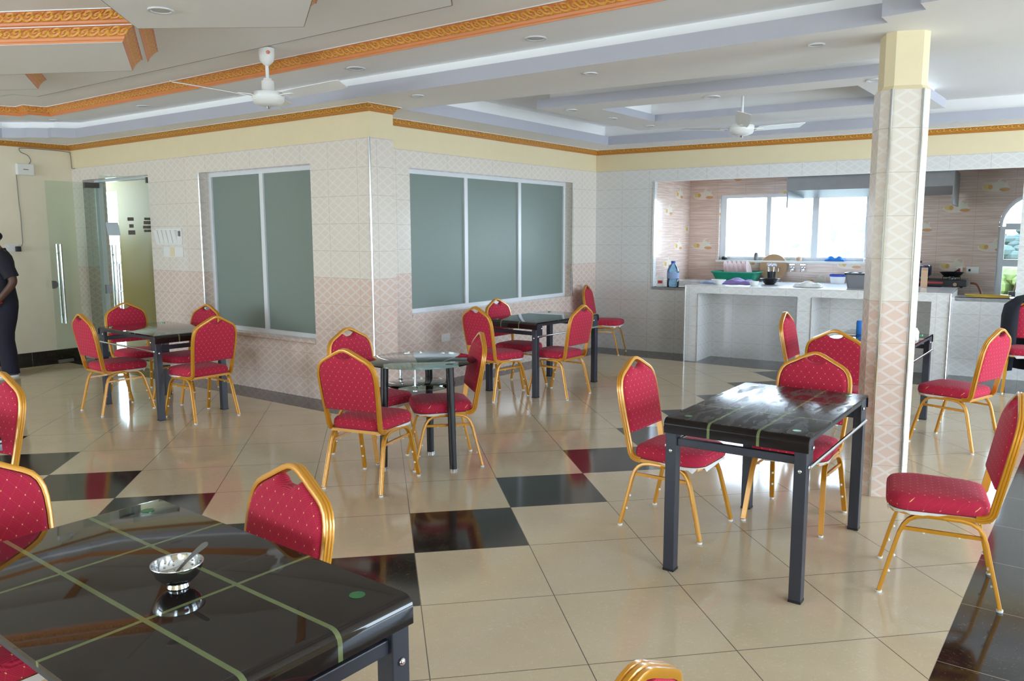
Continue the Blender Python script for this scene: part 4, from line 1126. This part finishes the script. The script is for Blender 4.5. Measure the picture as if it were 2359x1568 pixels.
b.add(V, [(4 * i + k, 4 * i + (k + 1) % 4, 4 * i + 4 + (k + 1) % 4, 4 * i + 4 + k) for i in range(len(pts) - 1) for k in range(4)] + [(0, 1, 2, 3), tuple(4 * len(pts) - 4 + k for k in range(4))])
b.build('handle', MT['steel'], sp, smooth=True)
b = MB(); b.ball(tuple(p0), .017, (1.0, .8, .5), 14, 8); b.build('spoon_bowl', MT['steel'], sp, smooth=True)

# jacket over the chair at the right edge
jk = MB(); lv = [(.20, .30, .16), (.35, .285, .15), (.55, .275, .135), (.75, .268, .12), (.86, .25, .10), (.93, .17, .075), (.962, .06, .045)]; V = []; NA = 18
for z, hw, dp in lv:
    for k in range(NA + 1):
        a = R(-62 + 304 * k / NA)      # opens to the front of the chair
        xx = xb(z) - .005 + dp * math.cos(a + PI / 2 + R(90)) if False else xb(z) - .01 - dp * math.sin(a) * (.9 if math.sin(a) > 0 else .75)
        V.append((xx, hw * math.cos(a) * (1 + .03 * math.sin(9 * a + z * 7)), z + .02 * math.sin(3 * a)))
jk.add(V, [(j * (NA + 1) + i, j * (NA + 1) + i + 1, (j + 1) * (NA + 1) + i + 1, (j + 1) * (NA + 1) + i) for j in range(len(lv) - 1) for i in range(NA)])
jo = jk.build('jacket', plain('dark_navy_wool', (30, 31, 42), 0.85, vary=.1), None, smooth=True, fix=False); jo.location = (-.62, 9.68, 0); jo.rotation_euler = (0, 0, R(-86))
sm_ = jo.modifiers.new('solid', 'SOLIDIFY'); sm_.thickness = .008; sm_.offset = 1
tag(jo, 'dark navy jacket hung over the chair back at the right edge of the photo', 'jacket')
# blue can and cups on the table behind the pillar
tag(lathe_obj('drink_can', [(.0, 0), (.03, .0), (.033, .006), (.033, .105), (.028, .118), (.0, .118)], MT['blue'], None, (-1.72, 7.35, .7552)), 'blue drink can on the table behind the pillar', 'can')
tag(lathe_obj('glass_jar', [(.0, 0), (.04, .0), (.042, .01), (.042, .07), (.03, .09), (.028, .1), (.0, .1)], MT['white'], None, (-1.27, 7.18, .7552)), 'white jar on the right edge of the table behind the pillar', 'jar')

# ---------------------------------------------------------------- entrance: glass double door and corridor
def glass_leaf(name, hinge, free, label_side):
    h = Vector((*hinge, 0)); f = Vector((*free, 0)); L = (f - h).length; ang = math.atan2(f.y - h.y, f.x - h.x)
    b = MB(); b.box((0.01, -.006, .012), (L, .006, 2.30)); o = tag(b.build(name, MT['glass'], None), kind='structure'); o.location = (h.x, h.y, 0); o.rotation_euler = (0, 0, ang)
    for s in (1, -1):
        b = MB(); b.tube([(L - .11, s * .045, .515), (L - .11, s * .045, 1.515)], .016, 14)
        for z in (.62, 1.40):
            b.tube([(L - .11, s * .004, z), (L - .11, s * .045, z)], .010, 10)
        b.build('handle', MT['chrome'], o, smooth=True)
    b = MB(); b.prism([(L, .96), (L, 1.06)] + [(L - .01 - .055 * math.sin(R(t)), 1.01 + .05 * math.cos(R(t))) for t in range(0, 181, 20)], -.016, .016, 0, 'y'); b.build('lock', MT['steel'], o)
    for z0, z1 in ((2.235, 2.30), (.012, .075)):
        b = MB(); b.box((.0, -.017, z0), (.19, .017, z1)); b.build('hinge_patch', MT['steel'], o)
    b = MB(); b.box((L - .19, -.014, .012), (L, .014, .05)); b.build('bottom_patch', MT['steel'], o)
    return o, L
d1, L1 = glass_leaf('door_1', (-10.72, 5.34), (-10.685, 4.66), 1)
d2, L2 = glass_leaf('door_2', (-9.20, 5.34), (-9.27, 4.62), 1)
# jamb of the opening
b = MB()
for a, c in ((DOOR_A[0], DOOR_A[0] + .02), (DOOR_A[1] - .012, DOOR_A[1])):
    b.box((a, 5.30, 0), (c, 5.40, DOOR_A[3]))
b.box((DOOR_A[0] + .02, 5.30, DOOR_A[3] - .025), (DOOR_A[1] - .012, 5.40, DOOR_A[3])); tag(b.build('trim_16', MT['alu']), kind='structure')
# notices and lettering on the right leaf
def on_leaf(name, x0, x1, z0, z1, mat, label=None, cat=None, group=None, parent=None, skew=0.0):
    b = MB(); b.add([(x0, .0075, z0), (x1, .0075, z0), (x1 + skew, .0075, z1), (x0 + skew, .0075, z1), (x0, .0095, z0), (x1, .0095, z0), (x1 + skew, .0095, z1), (x0 + skew, .0095, z1)], [(0, 3, 2, 1), (4, 5, 6, 7), (0, 1, 5, 4), (1, 2, 6, 5), (2, 3, 7, 6), (3, 0, 4, 7)])
    o = b.build(name, mat, parent); 
    if parent is None:
        o.location = d2.location; o.rotation_euler = d2.rotation_euler; tag(o, label, cat, group)
    return o
on_leaf('paper_notice', L2 - .20, L2 - .06, 1.62, 1.77, MT['paper'], 'pale blue sheet of paper stuck on the right glass door leaf', 'notice', skew=.02)
for x0, x1, z0, z1 in ((L2 - .36, L2 - .29, 1.79, 1.83), (L2 - .355, L2 - .305, 1.71, 1.75), (L2 - .37, L2 - .29, 1.63, 1.68), (.17, .24, 1.80, 1.83), (.16, .25, 1.75, 1.79), (.16, .26, 1.70, 1.735), (.17, .25, 1.66, 1.69)):
    on_leaf('lettering', x0, x1, z0, z1, MT['letter'], parent=d2)
# corridor behind the doors: terrace doorway, unseen left end kept low to admit light
b = MB(); b.box((-13.28, 6.9, 0), (-8.7, 7.05, 2.9)); b.box((-14.15, 6.9, 2.36), (-13.28, 7.05, 2.9)); tag(b.build('wall_corridor', MT['yellow']), kind='structure')
b = MB(); b.box((-8.85, 5.45, 0), (-8.7, 6.9, 2.9)); b.box((-14.3, 5.3, 0), (-14.15, 7.05, 1.7)); b.box((-14.15, 5.3, 0), (-11.32, 5.45, 2.9)); tag(b.build('wall_corridor_end', MT['yellow']), kind='structure')
b = MB(); b.box((-14.3, 5.3, 2.7), (-8.7, 7.05, 2.8)); tag(b.build('ceiling_corridor', MT['ceilw']), kind='structure')
b = MB(); b.box((-24, 9.0, -1), (-13.0, 9.15, 1.0)); tag(b.build('wall_outside', MT['ext']), kind='structure')
b = MB(); b.box((-24, 7.05, -.1), (-9, 11.5, -.05)); tag(b.build('ground_terrace', MT['earth']), kind='structure')
rl = empty('balcony_railing', (0, 0, 0), 0, 'dark metal railing outside beyond the open glass doors', 'railing')
b = MB(); b.tube([(-17.5, 7.6, 1.12), (-13.0, 7.6, 1.12)], .025, 8); b.build('top_rail', MT['black_m'], rl, smooth=True)
b = MB(); b.tube([(-17.5, 7.6, .12), (-13.0, 7.6, .12)], .018, 8); b.tube([(-17.5, 7.6, .6), (-13.0, 7.6, .6)], .014, 8); b.build('lower_rail', MT['black_m'], rl, smooth=True)
for k in range(15):
    b = MB(); b.tube([(-17.4 + .3 * k, 7.6, -.05), (-17.4 + .3 * k, 7.6, 1.12)], .012, 6); b.build('baluster', MT['black_m'], rl, smooth=True)

# ---------------------------------------------------------------- wall fittings
t = empty('distribution_box', (XD, 4.57, 2.44), 0, 'white plastic junction box high on the left wall with a loose wire', 'junction box')
b = MB(); b.box((0, -.10, -.07), (.06, .10, .07)); b.build('box', MT['wplastic'], t, bevel=.008)
b = MB(); b.box((.06, -.03, -.006), (.062, .03, .004)); b.build('slot', MT['greyp'], t)
b = MB()
p = [(XD + .012, 4.63, 2.51), (XD + .012, 4.655, 2.56), (XD + .012, 4.62, 2.62), (XD + .012, 4.55, 2.65), (XD + .012, 4.53, 2.69), (XD + .012, 4.60, 2.705), (XD + .012, 5.08, 2.70), (XD + .03, 5.135, 2.66), (XD + .04, 5.138, 2.50), (XD + .12, 5.138, 2.485)]
b.tube(smooth_path(p), .0045, 6); tag(b.build('loose_wire', MT['greyp'], None, smooth=True), 'thin grey wire looping under the cornice into the left corner', 'wire')
b = MB(); b.tube([(XD + .010, 4.475, 2.40), (XD + .010, 4.48, 2.0), (XD + .010, 4.487, 1.9), (XD + .010, 4.485, 1.53), (XD + .03, 4.46, 1.49)], .0045, 6); tag(b.build('cable', MT['greyp'], None, smooth=True), 'thin grey cord running down the left wall to the socket', 'cord')
t = empty('wall_socket', (XD, 4.36, 1.47), 0, 'white double wall socket on the left wall beside the standing man', 'socket')
b = MB(); b.box((0, -.075, -.045), (.012, .075, .045)); b.build('plate', MT['wplastic'], t, bevel=.003)
for y in (-.04, .035):
    b = MB(); b.box((.012, y - .012, .01), (.016, y + .008, .03)); b.build('switch', MT['white'], t)
b = MB(); b.box((.012, .03, -.045), (.06, .085, .02)); tag(b.build('power_plug', MT['black_m'], None, bevel=.006, loc=(XD, 4.36, 1.47)), 'black plug pushed into the wall socket beside the man', 'plug')
t = empty('wall_socket', mpB(6.72, .475, 0), 0, 'white socket plate low on the pink tiles under the three-pane window', 'socket')
b = MB(); b.box((0, -.073, -.043), (.012, .073, .043)); b.build('plate', MT['wplastic'], t, bevel=.003)
b = MB(); b.box((.012, -.03, -.012), (.016, -.01, .012)); b.box((.012, .01, -.012), (.016, .03, .012)); b.build('switch', MT['white'], t)
t = empty('light_switch', (-8.78, YA, 1.60), 0, 'white panel of five wide switches on the tiles left of the two-pane window', 'switch panel')
b = MB(); b.box((-.27, -.014, -.09), (.27, 0, .10)); b.build('plate', MT['wplastic'], t, bevel=.003)
for k in range(5):
    b = MB(); x = -.22 + .092 * k; b.add([(x - .036, -.014, -.07), (x + .036, -.014, -.07), (x + .036, -.014, .08), (x - .036, -.014, .08), (x - .036, -.02, -.07), (x + .036, -.02, -.07), (x + .036, -.05, .08), (x - .036, -.05, .08)], [(0, 3, 2, 1), (4, 5, 6, 7), (0, 1, 5, 4), (1, 2, 6, 5), (2, 3, 7, 6), (3, 0, 4, 7)]); b.build('rocker', MT['white'], t)
b = MB(); b.box((.225, -.03, .01), (.25, -.014, .07)); b.build('toggle', MT['greyp'], t)
t = empty('switch_plate', (-8.70, YA, 1.43), 0, 'lower white switch plate right under the five-switch panel', 'switch')
b = MB(); b.box((-.20, -.014, -.06), (.20, 0, .06)); b.build('plate', MT['wplastic'], t, bevel=.003)
b = MB(); b.box((-.05, -.022, -.05), (.03, -.014, .05)); b.build('rocker', MT['cream'], t)

# ---------------------------------------------------------------- downlights
def downlight(x, y, z, r, lab):
    t = empty('downlight', (x, y, z), 0, lab, 'downlight', 'round ceiling downlights')
    b = MB(); b.lathe([(r * .74, -.001), (r * .78, -.006), (r, -.008), (r * 1.02, -.004), (r * 1.02, 0)], 28, cap=False); b.build('rim', MT['rim'], t, smooth=True, fix=False)
    b = MB(); b.face([(r * .77 * math.cos(2 * PI * k / 28), r * .77 * math.sin(2 * PI * k / 28), -.002) for k in range(28)]); b.build('lens', MT['led'], t, fix=False)
for x, y, z, r, lab in ((-3.34, 4.76, Z1, .075, 'downlight above the salmon cornice right of the near ceiling fan, largest of its row'), (-5.09, 4.70, Z1, .075, 'downlight on the ceiling strip just right of the near ceiling fan'), (-8.32, 4.68, Z1, .075, 'downlight on the ceiling strip left of the near ceiling fan'), (-10.15, 4.60, Z1, .07, 'leftmost downlight on the ceiling strip near the left corner'),
                        (-3.16, 5.2, ZC, .05, 'small downlight on the ceiling band between main room and kitchen side'), (-1.58, 5.28, ZC, .05, 'small downlight on the ceiling band left of the pillar'), (-4.80, 5.12, ZC, .05, 'small downlight on the ceiling band above the wall corner'),
                        (-4.46, 6.98, ZI, .06, 'downlight at the near left corner of the hanging ceiling ring'), (-3.03, 7.10, ZI, .07, 'downlight in the middle of the near side of the hanging ceiling ring'), (-4.44, 7.75, ZI, .06, 'downlight on the left side of the hanging ceiling ring'), (-4.40, 8.55, ZI, .06, 'downlight at the far left corner of the hanging ceiling ring'),
                        (-1.66, 7.15, ZI, .07, 'downlight at the near right corner of the hanging ceiling ring, beside the pillar'), (-4.42, 2.62, 2.88, .07, 'large downlight in the dropped ceiling panel above the camera')):
    downlight(x, y, z, r, lab)

# ---------------------------------------------------------------- ceiling fans
def fan(x, y, ztop, zhub, rot, lab, dz):
    t = empty('ceiling_fan', (x, y, zhub), 0, lab, 'fan', 'white ceiling fans'); H = ztop - zhub
    lathe_obj('canopy', [(.0, H), (.060, H), (.060, H - .05), (.052, H - .095), (.022, H - .125), (.015, H - .13)], MT['white'], t)
    b = MB(); b.tube([(0, 0, .12), (0, 0, H - .12)], .013, 12); b.build('down_rod', MT['white'], t, smooth=True)
    lathe_obj('motor_neck', [(.03, .16), (.034, .145), (.048, .14), (.05, .07), (.052, .055)], MT['white'], t)
    lathe_obj('motor', [(.045, .06), (.118, .052), (.124, .04), (.124, .012), (.118, .004), (.122, -.006), (.108, -.028), (.07, -.045), (.02, -.052), (.0, -.052)], MT['white'], t, None, 36)
    lathe_obj('end_cap', [(.02, -.05), (.014, -.066), (.0, -.07)], MT['chrome'], t, None, 16)
    for k in range(3):
        a = R(rot + 120 * k); b = MB(); V = []
        N = 14
        for i in range(N + 1):
            q = .17 + .54 * i / N; w = .048 + .022 * min(1, i / 4) if i < N else .055; z = .02 + dz * (q - .12) / .6; tw = -.016
            for s, zz in ((-1, -tw), (1, tw)):
                V.append((q, s * w, z + zz))
        b.add(V + [(x_, y_, z_ + .004) for x_, y_, z_ in V], [(2 * i, 2 * i + 1, 2 * i + 3, 2 * i + 2) for i in range(N)] + [(2 * (N + 1) + 2 * i, 2 * (N + 1) + 2 * i + 2, 2 * (N + 1) + 2 * i + 3, 2 * (N + 1) + 2 * i + 1) for i in range(N)]
              + [(2 * i, 2 * i + 2, 2 * (N + 1) + 2 * i + 2, 2 * (N + 1) + 2 * i) for i in range(N)] + [(2 * i + 1, 2 * (N + 1) + 2 * i + 1, 2 * (N + 1) + 2 * i + 3, 2 * i + 3) for i in range(N)] + [(0, 2 * (N + 1), 2 * (N + 1) + 1, 1), (2 * N, 2 * N + 1, 2 * (N + 1) + 2 * N + 1, 2 * (N + 1) + 2 * N)])
        o = b.build('blade', MT['white'], t, smooth=True); o.rotation_euler = (0, 0, a)
        c = MB(); c.sweep([(.09, 0, .02), (.15, 0, .028), (.24, 0, .02 + dz * .2)], [(-.003, -.02), (.003, -.02), (.003, .02), (-.003, .02)], (0, 0, 1)); c.build('blade_arm', MT['white'], o)
    return t
f1 = fan(-5.38, 4.045, Z2 - .01, 2.665, 252, 'white three-blade ceiling fan in the main room below the salmon cornice', .045)
b = MB(); q = (Vector((0, 0, 0)) - Vector((-5.38, 4.045, 0))).normalized(); bb = Vector((q.x, q.y, 0)); sd_ = Vector((-q.y, q.x, 0)); cz_ = Z2 - .01 - 2.66 - .045
b.tube([tuple(bb * .0615 + sd_ * (.012 * math.cos(2 * PI * k / 16) + .012) + Vector((0, 0, cz_ + .012 * math.sin(2 * PI * k / 16)))) for k in range(17)], .0028, 6)
b.ball(tuple(bb * .0615 + sd_ * .012 + Vector((0, 0, cz_))), .0055, (1, 1, 1), 8, 6); b.build('maker_badge', MT['orange'], f1, smooth=True)
fan(-3.16, 8.18, ZH, 2.665, 292, 'white ceiling fan hanging inside the ceiling ring on the kitchen side', .06)

# ---------------------------------------------------------------- man standing at the left edge
def skin(name, joints, edges, mat, parent, root='pelvis', sub=2):
    names = list(joints); me = bpy.data.meshes.new(name)
    me.from_pydata([joints[k][0] for k in names], [(names.index(a), names.index(c)) for a, c in edges], [])
    bm = bmesh.new(); bm.from_mesh(me); ly = bm.verts.layers.skin.verify(); bm.verts.ensure_lookup_table()
    for i, k in enumerate(names):
        r_ = joints[k][1]; bm.verts[i][ly].radius = r_ if isinstance(r_, tuple) else (r_, r_); bm.verts[i][ly].use_root = (k == root)
    bm.to_mesh(me); bm.free(); me.materials.append(mat)
    o = bpy.data.objects.new(name, me); COL.objects.link(o); o.parent = parent
    s = o.modifiers.new('skin', 'SKIN'); s.use_smooth_shade = True
    u = o.modifiers.new('sub', 'SUBSURF'); u.levels = sub; u.render_levels = sub
    return o
man = empty('person', (-10.285, 3.925, 0), R(250), 'man in a navy shirt and trousers standing at the left photo edge, hand in pocket', 'person')
J = dict(pelvis=((0, 0, .92), (.10, .12)), waist=((.0, 0, 1.06), (.095, .12)), chest=((-.01, 0, 1.25), (.10, .135)), upper=((-.015, 0, 1.37), (.08, .115)), neck=((.018, 0, 1.46), .058), jaw=((.064, 0, 1.53), (.088, .078)), head=((.050, 0, 1.595), (.118, .094)), crown=((.04, 0, 1.655), (.088, .074)),
         ls=((-.015, .185, 1.37), .062), le=((-.11, .245, 1.10), .046), lw=((.045, .205, .885), .031), lh=((.052, .138, .80), (.022, .032)),
         rs=((-.015, -.185, 1.37), .062), re=((-.08, -.24, 1.10), .046), rw=((.02, -.22, .88), .031), rh=((.05, -.21, .80), (.022, .034)),
         lhip=((0, .09, .86), .10), lk=((.025, .10, .48), .065), la=((-.02, .11, .10), .042), lt=((.10, .115, .055), .035),
         rhip=((0, -.09, .86), .10), rk=((.015, -.10, .48), .065), ra=((-.03, -.11, .10), .042), rtoe=((.09, -.115, .055), .035))
for s, nm in ((1, 'l'), (-1, 'r')):
    hx, hy_, hz = J[nm + 'h'][0]
    J[nm + 'th'] = ((hx + .035, hy_ + s * .012, hz + .015), .010); J[nm + 'th2'] = ((hx + .052, hy_ + s * .012, hz - .015), .009)
    for k in range(4):
        J[nm + 'f%d' % k] = ((hx + .018 + .012 * (1.5 - k) , hy_ + s * (.005 - .004 * k) , hz - .045), .0095); J[nm + 'g%d' % k] = ((hx + .028 + .014 * (1.5 - k), hy_ - s * .004, hz - .085 + .008 * abs(k - 1)), .008)
E_ = [('pelvis', 'waist'), ('waist', 'chest'), ('chest', 'upper'), ('upper', 'neck'), ('neck', 'jaw'), ('jaw', 'head'), ('head', 'crown'), ('upper', 'ls'), ('ls', 'le'), ('le', 'lw'), ('lw', 'lh'), ('upper', 'rs'), ('rs', 're'), ('re', 'rw'), ('rw', 'rh'), ('pelvis', 'lhip'), ('lhip', 'lk'), ('lk', 'la'), ('la', 'lt'), ('pelvis', 'rhip'), ('rhip', 'rk'), ('rk', 'ra'), ('ra', 'rtoe')]
for nm in 'lr':
    E_ += [(nm + 'h', nm + 'th'), (nm + 'th', nm + 'th2')] + [e for k in range(4) for e in ((nm + 'h', nm + 'f%d' % k), (nm + 'f%d' % k, nm + 'g%d' % k))]
skin('body', J, E_, MT['skin'], man)
def loft(b, secs, n=24, capped=True):
    """secs: (cx, cy, cz, rx, ry) ellipses stacked along a limb or trunk"""
    o = []; m_ = len(secs)
    for i, (cx, cy, cz, rx, ry) in enumerate(secs):
        d = Vector(secs[min(i + 1, m_ - 1)][:3]) - Vector(secs[max(i - 1, 0)][:3]); d.normalize()
        ax = Vector((1, 0, 0)) - d * d.x; ax.normalize(); ay = d.cross(ax)
        for k in range(n):
            t_ = 2 * PI * k / n; o.append(tuple(Vector((cx, cy, cz)) + ax * rx * math.cos(t_) + ay * ry * math.sin(t_)))
    F = [(i * n + k, i * n + (k + 1) % n, (i + 1) * n + (k + 1) % n, (i + 1) * n + k) for i in range(m_ - 1) for k in range(n)]
    if capped:
        F += [list(range(n))[::-1], [(m_ - 1) * n + k for k in range(n)]]
    b.add(o, F)
b = MB()
loft(b, [(-.012, 0, .80, .128, .178), (-.012, 0, .86, .130, .176), (-.008, 0, .95, .124, .168), (0, 0, 1.05, .120, .160), (.0, 0, 1.15, .122, .165), (-.01, 0, 1.25, .126, .178), (-.015, 0, 1.33, .118, .182), (-.018, 0, 1.385, .100, .165), (-.014, 0, 1.42, .078, .120), (-.008, 0, 1.445, .066, .078), (-.004, 0, 1.475, .062, .066)])
for s in (1, -1):
    sh = Vector(J[('l' if s > 0 else 'r') + 's'][0]); el = Vector(J[('l' if s > 0 else 'r') + 'e'][0]); q = []
    for t_, r_ in ((-.30, .052), (-.14, .074), (0, .084), (.15, .082), (.35, .076), (.6, .072), (.80, .070)):
        w_ = sh + (el - sh) * t_; q.append((w_.x, w_.y, w_.z, r_, r_ * .92))
    loft(b, q, 18)
for s in (1, -1):
    b.ball((-.016, s * .165, 1.365), .082, (1.0, .95, .85), 18, 10)
b.build('shirt', MT['shirt'], man, smooth=True)
b = MB()
loft(b, [(-.012, 0, .74, .118, .165), (-.016, 0, .80, .124, .174), (-.014, 0, .88, .122, .168), (-.008, 0, .98, .112, .152)])
for s in (1, -1):
    loft(b, [(-.01, s * .088, .90, .105, .082), (-.014, s * .092, .80, .122, .092), (-.006, s * .096, .68, .112, .088), (.008, s * .10, .52, .092, .080), (.008, s * .104, .42, .086, .076), (-.008, s * .108, .28, .082, .072), (-.016, s * .112, .14, .080, .070), (-.014, s * .113, .07, .084, .072), (-.012, s * .113, .045, .088, .074)])
b.build('trousers', MT['trouser'], man, smooth=True)
for s, x0 in ((1, 0), (-1, -.01)):
    b = MB(); lay = [(.0, .044, .0), (.03, .048, .0), (.06, .044, .0), (.085, .032, -.03)]; n = 24; V = []
    for z, hw, sh in lay:
        for k in range(n):
            a = 2 * PI * k / n; lx = (.155 if math.cos(a) > 0 else .10) * (1 - .25 * (z > .07)) - (.03 if z > .05 and math.cos(a) > 0 else 0)
            V.append((x0 + .015 + sh + lx * math.cos(a), s * .115 + hw * math.sin(a), z))
    b.add(V, [(j * n + i, j * n + (i + 1) % n, (j + 1) * n + (i + 1) % n, (j + 1) * n + i) for j in range(3) for i in range(n)] + [list(range(n))[::-1], [3 * n + i for i in range(n)]])
    o = b.build('shoe', MT['shoe'], man, smooth=True)
    b = MB(); b.add([(x0 + .015 + (.16 if math.cos(2 * PI * k / n) > 0 else .105) * math.cos(2 * PI * k / n), s * .115 + .05 * math.sin(2 * PI * k / n), z) for z in (0, .022) for k in range(n)], [(i, (i + 1) % n, n + (i + 1) % n, n + i) for i in range(n)] + [list(range(n))[::-1], [n + i for i in range(n)]]); b.build('sole', MT['white'], o)
b = MB(); b.ball((-.004, 0, 1.617), .090, (.93, .80, .72), 20, 12); b.build('hair', MT['hair'], man, smooth=True)
for s in (1, -1):
    b = MB(); b.ball((.005, s * .076, 1.572), .020, (.9, .45, 1.5), 10, 8); b.build('ear', MT['skin'], man, smooth=True)
    b = MB(); b.ball((.080, s * .031, 1.588), .010, (.7, 1.1, .8), 10, 8); b.build('eye', MT['white'], man, smooth=True)
    b = MB(); b.ball((.0868, s * .031, 1.588), .0045, (.6, 1, 1), 8, 6); b.build('iris', MT['black_m'], man, smooth=True)
b = MB(); b.ball((.094, 0, 1.56), .012, (1.1, 1.05, 1.5), 12, 8); b.build('nose', MT['skin'], man, smooth=True)
b = MB(); b.ball((.080, 0, 1.522), .022, (.5, 1.2, .32), 12, 8); b.build('mouth', plain('lips', (110, 62, 54), .5), man, smooth=True)
b = MB(); wv = Vector(J['lw'][0]); dv = (Vector(J['lh'][0]) - Vector(J['le'][0])).normalized(); px_ = dv.orthogonal().normalized(); py_ = dv.cross(px_)
b.tube([tuple(wv + (px_ * math.cos(2 * PI * k / 18) + py_ * math.sin(2 * PI * k / 18)) * .036) for k in range(18)], .007, 8, True)
b.build('wristband', MT['red'], man, smooth=True)
for ch in man.children:
    if ch.name.split('.')[0] in ('hair', 'ear', 'eye', 'iris', 'nose', 'mouth'):
        ch.location.x += .04
man.scale = (1.10, 1.10, 1.0)
